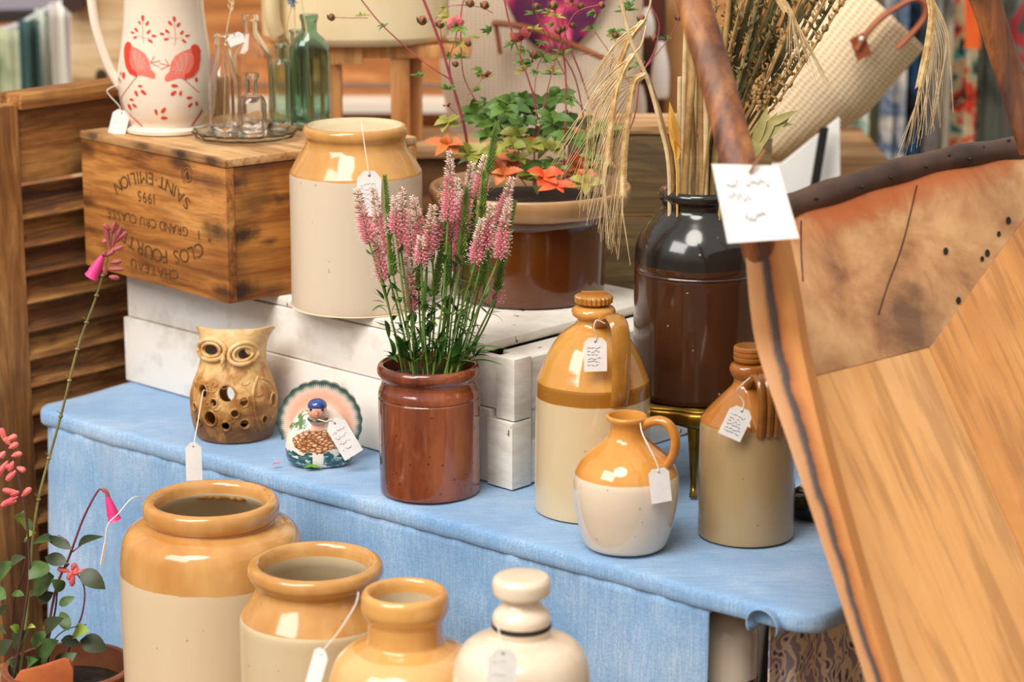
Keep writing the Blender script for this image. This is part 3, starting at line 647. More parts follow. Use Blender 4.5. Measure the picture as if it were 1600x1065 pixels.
jK = jar('stoneware_crock', 'dark brown and black glazed crock holding dried stalks', 'crock', axK, pK + [(axK.r(55), pK[-1][1] - 0.02), (axK.r(85), pK[-1][1] - 0.1), (axK.r(90), 0.02), (0, 0.02)], gK)
KB = axK.b.copy(); KT = KB.z + pK[-1][1]
brass = mottled('brass', '7a5a20', 'b08a3c', 10, 0.28, Metallic=1.0)
tv = empty('brass_trivet', Vector((KB.x, KB.y, 0)), 'brass footman trivet with cabriole legs under the dark crock', 'trivet')
def pl_(a, b):
    q = 2 * PI * a; c = 0.102 + 0.010 * math.cos(4 * q) ** 2; r = b * c; return (r * math.cos(q) * 1.0, r * math.sin(q) * 0.92, TRZ - 0.001)
tm = MB(); tm.grid(pl_, 72, 3)
def rim(a, b):
    q = 2 * PI * a; c = 0.102 + 0.010 * math.cos(4 * q) ** 2 + 0.003 * math.sin(b * PI); return (c * math.cos(q), c * math.sin(q) * 0.92, TRZ - 0.001 - 0.011 * b - 0.004 * (1 + math.cos(4 * q)) * b)
tm.grid(rim, 72, 4); pt_ = tm.build('top_plate', brass, tv); s_ = pt_.modifiers.new('t', 'SOLIDIFY'); s_.thickness = 0.002; s_.offset = -1
foot = atz(1083, 778, 0) - tv.location
for sgn in ((foot.x, foot.y), (0.085, -0.05), (-0.085, 0.06), (0.06, 0.085)):
    x, y = sgn; d = Vector((x, y, 0)).normalized()
    pts = [(x * 0.88, y * 0.88, 0.108), (x * 0.95, y * 0.95, 0.095), (x * 0.96, y * 0.96, 0.07), (x * 0.93, y * 0.93, 0.035), (x * 0.95, y * 0.95, 0.012), (x * 1.04, y * 1.04, 0.003)]
    MB().tube(cr(pts, 4), [0.012 - 0.008 * min(1, i / 14) + (0.001 if i > 17 else 0) for i in range(21)], 10, ry=[0.006 - 0.0025 * min(1, i / 14) for i in range(21)]).build('leg', brass, tv)

# planter bowl
axL = Ax(828, 459, 0.1805)
rL = [(459, 0), (459, 108), (457, 112), (450, 116), (400, 119), (350, 121), (336, 123), (331, 128), (326, 138), (318, 150), (309, 155), (300, 158), (292, 158), (288, 155), (290, 148), (298, 138), (304, 130)]
pL = [(0, 0)] + axL.prof(cr(rL[1:], 4)); 
gL = glaze('glaze_planter', '64340f', 'a07447', axL.z(322), 0.002, low2='4a200c', up2='b98f62', rlow=0.12, rup=0.4, coat=0.5)
jL = jar('glazed_planter', 'wide brown glazed planter bowl full of leaves and red stems', 'planter', axL, pL + axL.prof([(320, 122), (440, 110)]) + [(0, axL.z(440))], gL)
MB().lathe([(axL.r(126), axL.z(313)), (axL.r(60), axL.z(308)), (0, axL.z(309))], 40).build('soil', MATS['soil'], jL)
# black dish with knob behind right flagon
bd = atz(1268, 805, 0); kn = empty('black_teapot', bd, 'small glossy black pot half hidden behind the wooden trug', 'pot')
blk = plain('black_gloss', '0e0c0c', 0.08, 0.5)
MB().lathe(cr([(0.0001, 0), (0.022, 0.0), (0.030, 0.010), (0.030, 0.022), (0.020, 0.034), (0.0001, 0.036)], 4), 40).build('body', blk, kn); MB().ball((0, 0, 0.041), 0.006, 12, 8).build('lid_knob', blk, kn)
MB().tube(cr([(-0.028, -0.004, 0.014), (-0.040, -0.006, 0.020), (-0.044, -0.008, 0.030)], 4), 0.004, 10).build('spout', blk, kn)
# ---------------------------------------------------------------- owl lantern
def boolean_cut(o, cutters):
    for c in cutters:
        md = o.modifiers.new('b', 'BOOLEAN'); md.operation = 'DIFFERENCE'; md.object = c; md.solver = 'EXACT'
    dg = bpy.context.evaluated_depsgraph_get(); dg.update(); me = bpy.data.meshes.new_from_object(o.evaluated_get(dg))
    o.modifiers.clear(); o.data = me
    for c in cutters: bpy.data.objects.remove(c)
axO = Ax(367, 676, 0.0)
def owlm():
    m, t, b = newmat('owl_bisque', 0.55, 0.15); v = coords(t)
    tcn = t.nodes.new('ShaderNodeTexCoord'); sp = t.nodes.new('ShaderNodeSeparateXYZ'); t.links.new(tcn.outputs['Object'], sp.inputs[0])
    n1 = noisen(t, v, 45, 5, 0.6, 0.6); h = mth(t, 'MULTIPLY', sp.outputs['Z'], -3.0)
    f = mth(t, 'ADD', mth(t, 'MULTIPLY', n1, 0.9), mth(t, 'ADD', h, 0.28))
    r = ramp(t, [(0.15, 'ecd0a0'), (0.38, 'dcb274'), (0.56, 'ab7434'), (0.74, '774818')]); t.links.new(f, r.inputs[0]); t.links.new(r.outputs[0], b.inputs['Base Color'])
    bump(t, b, n1, 0.7, 0.003); return m
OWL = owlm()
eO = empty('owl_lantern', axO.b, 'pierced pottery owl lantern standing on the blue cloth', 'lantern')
zt = axO.z(514); ow = [(676, 59, 1), (668, 62, 1), (650, 66.5, 1), (630, 68.5, 1), (612, 68, 1), (595, 63, 1), (578, 56, 1), (562, 52, .95), (545, 51, .9), (530, 53, .82), (520, 57, .7), (514, 60.5, .6)]
ow = cr(ow, 5)
def owlpt(a, k, t_=0.0):
    py, hw, dq = ow[k]; r = axO.r(hw, py) - t_; z = axO.z(py); ca, sa = math.cos(a), math.sin(a)
    ex = 0.62 if dq < 0.99 else 1.0; w = (1 - dq) / 0.4
    z += 0.004 * w * w * (abs(ca) ** 3) - 0.002 * w + w * w * (0.009 * max(0, -sa) ** .5 - 0.010 * max(0, sa))
    rib = 0.0011 * math.sin(a * 60) if w > 0.3 and t_ == 0 else 0
    e = 1 - 0.25 * w
    return (r * (abs(ca) ** e) * (1 if ca > 0 else -1) * (1 + .02 * w) + 0.005 * w, (r + rib) * sa * dq * (1 if dq < .99 else 1), z)
def shell():
    n = 120; m = len(ow); T_ = 0.0045; mb = MB(); vs = []
    for t_ in (0, T_):
        for i in range(n):
            for k in range(m): vs.append(owlpt(2 * PI * i / n, k, t_))
    mb.add(vs, [(i * m + k, ((i + 1) % n) * m + k, ((i + 1) % n) * m + k + 1, i * m + k + 1) for i in range(n) for k in range(m - 1)])
    o2 = n * m; mb.f += [(o2 + i * m + k, o2 + i * m + k + 1, o2 + ((i + 1) % n) * m + k + 1, o2 + ((i + 1) % n) * m + k) for i in range(n) for k in range(m - 1)]
    for k in (m - 1,): mb.f += [(i * m + k, ((i + 1) % n) * m + k, o2 + ((i + 1) % n) * m + k, o2 + i * m + k) for i in range(n)]
    mb.f += [(i * m, o2 + i * m, o2 + ((i + 1) % n) * m, ((i + 1) % n) * m) for i in range(n)]
    mb.mi = [0] * len(mb.f); return mb
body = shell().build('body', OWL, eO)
bm = bmesh.new(); bm.from_mesh(body.data); bmesh.ops.recalc_face_normals(bm, faces=bm.faces); bm.to_mesh(body.data); bm.free()
pO = axO.prof([(p, h) for p, h, _ in ow])
holes = [(326, 611, 8, 10.5), (364, 615, 12, 13), (390, 628, 6.5, 7), (376, 646, 6, 6), (343, 629, 5.5, 6), (337, 653, 10, 11), (317, 658, 6, 6), (361, 665, 6.5, 6.5), (390, 662, 7, 6.5), (431, 624, 7, 10), (312, 602, 4, 5), (311, 635, 4, 6), (419, 655, 5, 6)]
cut = []; ringm = MB()
for px, py, rx, ry in holes:
    p = surf(axO, pO, px, py, 0); k = mpp(axO.b); nrm = Vector((p.x, p.y, 0)).normalized(); sd = nrm.cross(Vector((0, 0, 1))); mb = MB(); n = 20; vs = []
    dd = (-0.012, 0.014)
    for d in dd:
        for i in range(n): q = 2 * PI * i / n; vs.append(p + nrm * d + sd * rx * k * math.cos(q) + Vector((0, 0, ry * k * math.sin(q))))
    mb.add(vs, [(i, (i + 1) % n, n + (i + 1) % n, n + i) for i in range(n)] + [tuple(range(n))[::-1], tuple(range(n, 2 * n))])
    c = mb.build('cut', OWL, eO, smooth=False); b2 = bmesh.new(); b2.from_mesh(c.data); bmesh.ops.recalc_face_normals(b2, faces=b2.faces); b2.to_mesh(c.data); b2.free(); cut.append(c)
    ringm.tube([p + nrm * 0.0004 + sd * (rx * k + 0.0008) * math.cos(2 * PI * i / 24) + Vector((0, 0, (ry * k + 0.0008) * math.sin(2 * PI * i / 24))) for i in range(25)], 0.0013, 6, cap=False)
# back holes that let light through
for px, py, rx, ry in [(364, 615, 15, 17), (390, 628, 9, 10), (376, 646, 8, 9)]:
    p = surf(axO, pO, px, py, 0); q_ = Vector((p.x * 1.04, -p.y, p.z - 2 * abs(p.y) * 0.25)); k = mpp(axO.b); n = 20; vs = []; mb = MB()
    for d in (-0.014, 0.014):
        for i in range(n): q = 2 * PI * i / n; vs.append(q_ + Vector((rx * k * math.cos(q), d, ry * k * math.sin(q))))
    mb.add(vs, [(i, n + i, n + (i + 1) % n, (i + 1) % n) for i in range(n)] + [tuple(range(n)), tuple(range(n, 2 * n))[::-1]])
    c = mb.build('cut', OWL, eO, smooth=False); b2 = bmesh.new(); b2.from_mesh(c.data); bmesh.ops.recalc_face_normals(b2, faces=b2.faces); b2.to_mesh(c.data); b2.free(); cut.append(c)
boolean_cut(body, cut)
ringm.build('hole_rim', OWL, eO)
# face: eye rings, beak; the eyes are dark discs painting the shade inside holes
def facept(px, py, lift):     # front of the oval head
    z = axO.z(py) ; k = mpp(axO.b); x = (px - 367) * k
    best = min(ow, key=lambda w: abs(axO.z(w[0]) - z)); r = axO.r(best[1], best[0]); dq = best[2]
    y = -r * dq * math.sqrt(max(0.02, 1 - (x / r) ** 2)); zz = z + (-y) * 0.25
    return Vector((x, y - lift, zz))
dark = plain('owl_dark', '2b1a0c', 0.9)
for nm, cx0, cy0, rx, ry, til in (('eye_ring', 338, 546, 23, 16, 0.1), ('eye_ring', 388, 552, 22, 16, -0.35)):
    mb = MB()
    for s_, rr_ in ((1.0, 0.0030), (0.66, 0.0022)):
        pts = []
        for i in range(29):
            q = 2 * PI * i / 28; dx = rx * s_ * math.cos(q); dy = ry * s_ * math.sin(q); pts.append(facept(cx0 + dx * math.cos(til) - dy * math.sin(til), cy0 + dx * math.sin(til) + dy * math.cos(til), 0.0012))
        mb.tube(pts, rr_, 8, cap=False)
    mb.build(nm, OWL, eO)
    mb = MB(); q2 = [facept(cx0 + (3 if cx0 > 360 else 0) + 10.5 * math.cos(q) * math.cos(til) - 7 * math.sin(q) * math.sin(til), cy0 + 10.5 * math.cos(q) * math.sin(til) + 7 * math.sin(q) * math.cos(til), 0.0006) for q in [2 * PI * i / 20 for i in range(20)]]
    mb.add(q2, [tuple(range(20))]); mb.build('eye', dark, eO, smooth=False)
MB().tube(cr([tuple(facept(357, 553, 0.002)), tuple(facept(358, 560, 0.005)), tuple(facept(355, 571, 0.003))], 4), [0.0035] * 4 + [0.003, 0.0025, 0.002, 0.0015, 0.0008], 8).build('beak', OWL, eO)
wg = MB()
for k_, pts in enumerate(([(410, 588), (404, 610), (406, 640), (412, 672)], [(415, 590), (428, 600), (434, 625), (428, 655)], [(318, 585), (308, 605), (304, 635)])): wg.tube(cr([tuple(surf(axO, pO, a, b_, 0.0003)) for a, b_ in pts], 4), 0.0018, 6)
for i in range(16):
    a0 = random.uniform(330, 425); b0 = random.uniform(590, 668); w_ = [tuple(surf(axO, pO, a0 + 6 * math.cos(q), b0 + 4 * math.sin(q) + q, 0.0)) for q in (0, 1, 2, 3, 4)]; wg.tube(cr(w_, 3), 0.0012, 5)
wg.build('feather_relief', OWL, eO)
MB().lathe([(axO.r(58), 0), (axO.r(60), 0.002), (axO.r(60), 0.005), (axO.r(57), 0.0065), (axO.r(54), 0.0065), (axO.r(54), 0)], 64).build('base_ring', plain('owl_base', 'b08a5c', 0.7), eO)
price_tag('long narrow white tag hanging from the owl lantern over the cloth edge', (302, 697), 25, 62, 3.022, [(325, 612, axO.b.y - 0.050), (318, 610, axO.b.y - 0.064), (314, 630, 3.09), (308, 665, 3.05)], lines=0, yaw=0.15, chamfer=0.32)

# ---------------------------------------------------------------- turkey
axT = Ax(500, 722, 0.0); kT = mpp(axT.b)
eT = empty('ceramic_turkey', axT.b, 'painted ceramic turkey with fanned pink tail on the blue cloth', 'figurine')
def body_m():
    m, t, b = newmat('turkey_body', 0.12, 0.6); tcn = t.nodes.new('ShaderNodeTexCoord'); sp = t.nodes.new('ShaderNodeSeparateXYZ'); t.links.new(tcn.outputs['Object'], sp.inputs[0]); v = coords(t)
    n1 = noisen(t, v, 60, 4); z = mth(t, 'ADD', sp.outputs['Z'], mth(t, 'MULTIPLY', mth(t, 'SUBTRACT', n1, 0.5), 0.02))
    vo = N(t, 'ShaderNodeTexVoronoi'); vo.feature = 'DISTANCE_TO_EDGE'; vo.inputs['Scale'].default_value = 210; t.links.new(coords(t, (0.7, 1, 1.4)), vo.inputs['Vector'])
    sc = ramp(t, [(0.03, '6b3514'), (0.16, 'c98a5a'), (0.4, 'ecd0b0')]); t.links.new(vo.outputs['Distance'], sc.inputs[0])
    # scales patch in the middle, dark green near the foot left and right, cream elsewhere
    ex_ = mth(t, 'DIVIDE', mth(t, 'ADD', sp.outputs['X'], 0.001), 0.033); ez_ = mth(t, 'DIVIDE', mth(t, 'SUBTRACT', z, 0.037), 0.0155)
    el = mth(t, 'LESS_THAN', mth(t, 'ADD', mth(t, 'MULTIPLY', ex_, ex_), mth(t, 'MULTIPLY', ez_, ez_)), 1.0)
    c = mix(t, el, hexc('f3e6d6'), sc.outputs[0])
    gr = mth(t, 'MULTIPLY', mth(t, 'LESS_THAN', z, 0.022), mth(t, 'GREATER_THAN', mth(t, 'ABSOLUTE', sp.outputs['X']), 0.007))
    gn = ramp(t, [(0.45, '1e4a52'), (0.55, '5c8f8c'), (0.6, 'efe6da')]); t.links.new(noisen(t, coords(t, (1, 1, 2.5)), 90, 3), gn.inputs[0])
    c = mix(t, gr, c, gn.outputs[0]); ga = mth(t, 'MULTIPLY', mth(t, 'GREATER_THAN', z, 0.049), mth(t, 'LESS_THAN', sp.outputs['X'], -0.012))
    g2 = ramp(t, [(0.48, '5a7a4c'), (0.56, 'f3e6d6')]); t.links.new(noisen(t, v, 110, 3), g2.inputs[0]); c = mix(t, ga, c, g2.outputs[0])
    ck = mth(t, 'MULTIPLY', mth(t, 'LESS_THAN', mth(t, 'ABSOLUTE', sp.outputs['X']), 0.0095), mth(t, 'GREATER_THAN', z, 0.050)); c = mix(t, mth(t, 'MULTIPLY', ck, 0.85), c, hexc('f0b596'))
    t.links.new(c, b.inputs['Base Color']); bump(t, b, vo.outputs['Distance'], 0.25, 0.002); return m
prof = [(0, 0), (42, 0), (47, 2), (52, 10), (54, 26), (52, 44), (45, 62), (35, 76), (22, 86), (10, 91), (0, 93)]
tb = MB().lathe([(max(r * kT, 0), z * kT) for r, z in cr(prof[1:], 4)], 64, scale=(1, 0.72)); tb.build('body', body_m(), eT)
def fan_m():
    m, t, b = newmat('turkey_tail', 0.2, 0.5); tcn = t.nodes.new('ShaderNodeTexCoord'); sp = t.nodes.new('ShaderNodeSeparateXYZ'); t.links.new(tcn.outputs['Object'], sp.inputs[0])
    x, z = sp.outputs['X'], mth(t, 'SUBTRACT', sp.outputs['Z'], 0.052); r = mth(t, 'SQRT', mth(t, 'ADD', mth(t, 'MULTIPLY', x, x), mth(t, 'MULTIPLY', z, z)))
    an = mth(t, 'ARCTAN2', x, z); st = mth(t, 'MULTIPLY', mth(t, 'SINE', mth(t, 'MULTIPLY', an, 23.0)), 0.0008)
    st2 = mth(t, 'MULTIPLY', mth(t, 'SINE', mth(t, 'MULTIPLY', an, 117.0)), 0.0012)
    q = mth(t, 'DIVIDE', mth(t, 'ADD', r, mth(t, 'ADD', st, st2)), 0.057)
    rr = ramp(t, [(0.35, 'f6e0d0'), (0.62, 'f2b898'), (0.80, 'f5d2c0'), (0.86, 'b8b8a8'), (0.91, '4a6660'), (1.0, '2c4844')]); t.links.new(q, rr.inputs[0]); t.links.new(rr.outputs[0], b.inputs['Base Color']); return m
fn = MB(); n = 140; cz = 0.052
def fanr(q):     # scalloped outline radius, q from straight up
    lim = math.radians(118); 
    if abs(q) > lim: return 0.032
    return 0.0545 + 0.0018 * abs(math.sin(q * 11.5))
ring = []
for yy in (0.010, 0.018):
    ring.append([((fanr(q) * math.sin(q)), yy + 0.006 * (1 - math.cos(q)) * 0, cz + fanr(q) * math.cos(q)) for q in [(-PI + 2 * PI * i / n) for i in range(n)]])
vs = [(0, 0.008, cz)] + ring[0] + ring[1] + [(0, 0.020, cz)]
fs = [(0, 1 + (i + 1) % n, 1 + i) for i in range(n)] + [(1 + i, 1 + (i + 1) % n, 1 + n + (i + 1) % n, 1 + n + i) for i in range(n)] + [(2 * n + 1, 1 + n + i, 1 + n + (i + 1) % n) for i in range(n)]
fn.add(vs, fs); fn.build('tail_fan', fan_m(), eT)
hz = 0.079; hy = -0.026
MB().tube(cr([(0, 0.0, 0.055), (0, -0.016, 0.066), (0, hy, hz - 0.003)], 5), [0.018 - 0.0008 * i for i in range(11)], 16).build('neck', plain('turkey_neck', 'eebfa0', 0.15, 0.5), eT)
MB().ball((0, hy, hz), (0.0125, 0.0125, 0.0135), 20, 14).build('head', mottled('turkey_face', 'e8a68a', 'f0bfa6', 40, 0.12, 0.6), eT)
MB().ball((0, hy + 0.0008, hz + 0.0058), (0.0128, 0.0128, 0.0095), 20, 12).build('crown', plain('turkey_crown', '2f4a8c', 0.1, 0.7), eT)
ey = MB(); [ey.ball((s_ * 0.0075, hy - 0.0095, hz + 0.003), 0.002, 8, 6) for s_ in (-1, 1)]; ey.build('eyes', plain('eye_black', '15110f', 0.1), eT)
MB().tube([(0, hy - 0.011, hz + 0.001), (0.0, hy - 0.016, hz - 0.003), (0, hy - 0.0165, hz - 0.006)], [0.003, 0.002, 0.0006], 8).build('beak', plain('turkey_beak', 'e08a60', 0.2), eT)
MB().tube([(0.0125 * math.cos(a), hy + 0.002 + 0.0125 * math.sin(a), hz - 0.0125) for a in [2 * PI * i / 20 for i in range(21)]], 0.0014, 6, cap=False).build('collar', plain('turkey_collar', '1c3a2c', 0.2), eT)
ug = MB(); ug.leaf((-0.020, -0.031, 0.0015), (0.006, -0.033, 0.001), 0.007, up=(0, -0.3, 1)); ug.build('green_foot', plain('turkey_green', '5f9a2e', 0.3), eT)
price_tag('oval-ended white price tag leaning on the turkey breast', (523, 661), 33, 66, axT.b.y - 0.048, [(497, 655, axT.b.y - 0.044), (510, 658, axT.b.y - 0.049), (517, 655, axT.b.y - 0.050)], tilt=-0.50, yaw=0.2, lines=4, inkm=plain('tag_brown_ink', '6b5a52', 0.8), chamfer=0.3, pitch=-0.15)

# ---------------------------------------------------------------- painted pitcher on the wine crate
axJ = Ax(262, 203, CRZ1)
rJ = [(203, 0), (203, 58), (201, 61), (196, 61), (192, 59), (186, 61), (176, 66.5), (160, 71.5), (140, 74.5), (120, 75), (95, 73), (70, 69.5), (45, 66), (20, 63.5), (0, 62.5), (-25, 63), (-60, 66), (-90, 70), (-94, 68), (-88, 64)]
pJ = [(0, 0)] + axJ.prof(cr(rJ[1:], 4)); crm = mottled('pitcher_cream', 'ead9c4', 'f1e4d4', 8, 0.14, 0.6)
eJ = jar('painted_pitcher', 'cream pitcher painted with two red birds on the wine crate', 'pitcher', axJ, pJ + axJ.prof([(-20, 60), (180, 60)]) + [(0, axJ.z(180))], crm)
strap(axJ, -90, [(60, -62), (90, -58), (108, -40), (112, -10), (110, 20), (106, 45), (98, 75), (88, 105), (76, 128), (70, 136)], 7.5, 7.5, 'handle', crm, eJ)
MB().lathe([(axJ.r(56), 0.0), (axJ.r(66), 0.001), (axJ.r(67), 0.006), (axJ.r(60), 0.010)], 64).build('foot_ring', crm, eJ)
redp = plain('red_paint', 'd8442e', 0.25); coral = plain('coral_paint', 'e8796a', 0.25)
S = 4.438
def J(x, y): return (140 + x / S, y / S)
def leafpoly(cx0, cy0, ang, L, w_):
    out = []
    for i in range(12):
        q = 2 * PI * i / 12; u_ = L / 2 * math.cos(q); v_ = w_ / 2 * math.sin(q) * (1 - 0.25 * math.cos(q)); out.append((cx0 + u_ * math.cos(ang) - v_ * math.sin(ang), cy0 + u_ * math.sin(ang) + v_ * math.cos(ang)))
    return out
lf = MB()
pd = pJ[2:]
def addpoly(mb, poly, lift=0.0007): mb.add([surf(axJ, pd, x, y, lift) for x, y in poly], [tuple(range(len(poly)))[::-1]])
def line(mb, pts, w_, lift=0.0007):
    pts = cr(pts, 4)
    for (x0, y0), (x1, y1) in zip(pts, pts[1:]):
        d = math.hypot(x1 - x0, y1 - y0) or 1; nx, ny = -(y1 - y0) / d * w_ / 2, (x1 - x0) / d * w_ / 2
        addpoly(mb, [(x0 - nx, y0 - ny), (x1 - nx, y1 - ny), (x1 + nx, y1 + ny), (x0 + nx, y0 + ny)], lift)
L_ = [(434, 125, 90, 45), (410, 157, 60, 30), (466, 160, -55, 38), (385, 207, 50, 38), (357, 225, 20, 30), (376, 258, -15, 32), (475, 220, -50, 38), (512, 248, 5, 36), (487, 284, 35, 40),
      (650, 132, 90, 40), (623, 160, 50, 38), (677, 170, -55, 38), (604, 218, 45, 38), (568, 234, 15, 34), (596, 270, -10, 36), (698, 224, -55, 35), (733, 246, -10, 32), (711, 284, 40, 36),
      (407, 596, 0, 34), (376, 648, 70, 45), (430, 640, 40, 50), (338, 690, 5, 34), (318, 742, 65, 48), (358, 733, 40, 40),
      (646, 594, 0, 46), (637, 645, -40, 48), (683, 645, -75, 38), (738, 677, -10, 40), (740, 728, -50, 42), (779, 720, 85, 36), (784, 553, 90, 36), (511, 777, 80, 42), (563, 764, -50, 50), (564, 818, 0, 48),
      (281, 523, 90, 50), (256, 510, 70, 22), (235, 545, 60, 22), (250, 560, 60, 22)]
for x, y, a, l in L_: addpoly(lf, leafpoly(*J(x, y), math.radians(a), l / S, l * 0.48 / S))
for pts, w_ in (([(434, 150), (432, 255), (440, 300)], 0.5), ([(385, 235), (430, 262), (480, 262)], 0.4), ([(650, 160), (656, 265), (650, 310)], 0.5), ([(600, 245), (655, 268), (700, 255)], 0.4),
                ([(378, 535), (320, 600), (275, 650), (250, 690), (290, 770), (400, 876)], 1.0), ([(690, 535), (750, 590), (800, 645)], 1.0), ([(735, 872), (780, 810), (808, 760)], 2.0), ([(310, 790), (350, 830), (400, 876)], 1.8)):
    line(lf, [J(*p) for p in pts], w_)
addpoly(lf, [J(*p) for p in ((232, 300), (242, 320), (235, 380), (220, 440), (210, 470), (208, 440), (218, 380))])
lf.build('painted_leaves', redp, eJ, smooth=False)
def inside(x, y, poly):
    c = False
    for (x0, y0), (x1, y1) in zip(poly, poly[1:] + poly[:1]):
        if (y0 > y) != (y1 > y) and x < (x1 - x0) * (y - y0) / (y1 - y0) + x0: c = not c
    return c
def fillpoly(mb, poly, st, lift):
    xs = [p[0] for p in poly]; ys = [p[1] for p in poly]; y = min(ys)
    while y < max(ys):
        x = min(xs)
        while x < max(xs):
            if inside(x + st / 2, y + st / 2, poly): addpoly(mb, [(x, y), (x + st, y), (x + st, y + st), (x, y + st)], lift)
            x += st
        y += st
B1 = [(300, 300), (320, 287), (340, 295), (348, 318), (400, 340), (445, 370), (475, 420), (485, 480), (515, 510), (518, 540), (500, 545), (440, 525), (400, 520), (360, 525), (320, 500), (297, 450), (290, 380), (288, 330)]
Cc = [(300, 300), (320, 287), (340, 295), (346, 320), (330, 370), (330, 430), (350, 475), (385, 500), (370, 525), (330, 510), (300, 460), (288, 390), (290, 330)]
mirx = lambda x: 1098 - x
for flip in (False, True):
    T_ = (lambda p: J(mirx(p[0]) , p[1] + 18)) if flip else (lambda p: J(*p))
    bb = MB(); cc = MB(); hh = MB()
    fillpoly(bb, [T_(p) for p in B1], 0.9, 0.0007); fillpoly(cc, [T_(p) for p in Cc], 0.9, 0.0010)
    for i in range(9): line(hh, [T_((345 + i * 6, 360 + i * 14)), T_((400 + i * 9, 352 + i * 14))], 0.45, 0.0011)
    for i in range(3): line(hh, [T_((380 + 40 * i, 345 + 15 * i)), T_((375 + 25 * i, 420 + 15 * i)), T_((400 + 25 * i, 495))], 0.4, 0.0012)
    for e in ((552, 420), (545, 462), (512, 388)): line(cc, [T_((486, 435)), T_(e)], 0.9, 0.0008)
    line(cc, [T_((378, 500)), T_((380, 535))], 3.0, 0.0008)
    b_ = bb.build('painted_bird', coral, eJ, smooth=False); cc.build('bird_breast', redp, b_, smooth=False); hh.build('wing_lines', crm, b_, smooth=False)
yJ = axJ.b.y
price_tag('white price tag propped beside the painted pitcher', (190, 176), 27, 40, yJ - 0.03, [(190, 130, yJ - 0.02), (168, 140, yJ - 0.03), (172, 150, yJ - 0.03), (186, 165, yJ - 0.03)], tilt=0.28, yaw=-0.1, lines=3, inkm=inkl, chamfer=0.25)

# ---------------------------------------------------------------- glass on the wine crate
clear = glass('clear_glass', 'fffdfa', 0.02); green = glass('sea_green_glass', 'd6ece2', 0.04); gl2 = glass('pale_green_glass', 'fbfffd', 0.03); dg_ = glass('deep_green_glass', 'bcd9cd', 0.04)
axS = Ax(383, 216, CRZ1); R_ = axS.r(82)
sc_ = MB(); n = 96
pr = [(0, 0.0005), (0.72, 0.0005), (0.93, 0.004), (1.0, 0.012), (0.985, 0.0128), (0.9, 0.0075), (0.70, 0.0042), (0, 0.0042)]
vs = []
for i in range(n):
    a = 2 * PI * i / n; w_ = 1 + 0.05 * (abs(math.sin(a * 6)) - 0.5)
    for r, z in pr: q = r * R_ * (1 + (w_ - 1) * (r > 0.8)); vs.append((q * math.cos(a), q * math.sin(a), z))
m_ = len(pr); sc_.add(vs, [(i * m_ + k, ((i + 1) % n) * m_ + k, ((i + 1) % n) * m_ + k + 1, i * m_ + k + 1) for i in range(n) for k in range(m_ - 1)])
o = sc_.build('glass_dish', gl2, None, origin=None); o.location = axS.b; tag(o, 'scalloped clear glass dish under the clear bottles', 'dish')
def bottle(name, label, px, base, rows, m, scale=(1, 1), z=CRZ1, wall=0.0022, lipw=2, group=None, rz=0.0):
    a = Ax(px, base, z); p = a.prof(cr(rows, 4)); inner = [(max(r - wall, 0.001), zz_) for r, zz_ in p if zz_ > 0.004][::-1]
    q = [(0, 0)] + p + inner + [(0, 0.004)]
    o = MB().lathe(q, 64, scale=scale).build(name, m, None); o.location = a.b; o.rotation_euler.z = rz; tag(o, label, 'bottle', group); return a
GZ = CRZ1 + 0.0045
bottle('glass_bottle', 'clear milk bottle with tapered shoulders holding a dried barley stem', 352, 209, [(209, 22), (206, 25), (150, 25), (125, 24.5), (105, 19), (85, 14), (74, 12), (68, 13.5), (60, 12.5), (56, 14), (52, 13)], clear, z=GZ)
bottle('glass_bottle', 'tall clear flask-shaped bottle behind the small bottle on the dish', 396, 199, [(199, 28), (196, 31), (150, 32), (100, 32), (84, 31), (72, 24), (60, 17), (52, 13), (46, 11.5), (34, 12), (31, 14), (24, 14), (22, 12.5)], clear, scale=(1, 0.62), z=GZ)
bottle('glass_bottle', 'small clear medicine bottle in front on the glass dish', 395, 213, [(213, 20), (210, 22), (175, 22.5), (160, 22), (152, 18), (147, 11.5), (142, 9.5), (125, 9.5), (121, 12), (116, 12.5), (114, 11)], clear, z=GZ)
bottle('glass_bottle', 'short pale green bottle beside the taller green ones', 441, 198, [(198, 13), (196, 15), (150, 15), (108, 15), (98, 13), (92, 9), (80, 8.5), (74, 8.5), (70, 11), (67, 10.5)], green)
bottle('glass_bottle', 'narrow green bottle half hidden behind the big green bottle', 466, 194, [(194, 15), (192, 17), (140, 17), (80, 17), (70, 14), (62, 10), (52, 9.5), (49, 12), (46, 11)], green, scale=(1, 0.8))
bottle('glass_bottle', 'largest green glass bottle with arched panels, on the wine crate', 486, 201, [(201, 28), (198, 31), (150, 32), (95, 32), (74, 30.5), (62, 25), (53, 16), (48, 12), (35, 12.5), (30, 14.5), (24, 15), (22, 14)], dg_, scale=(1, 0.7))
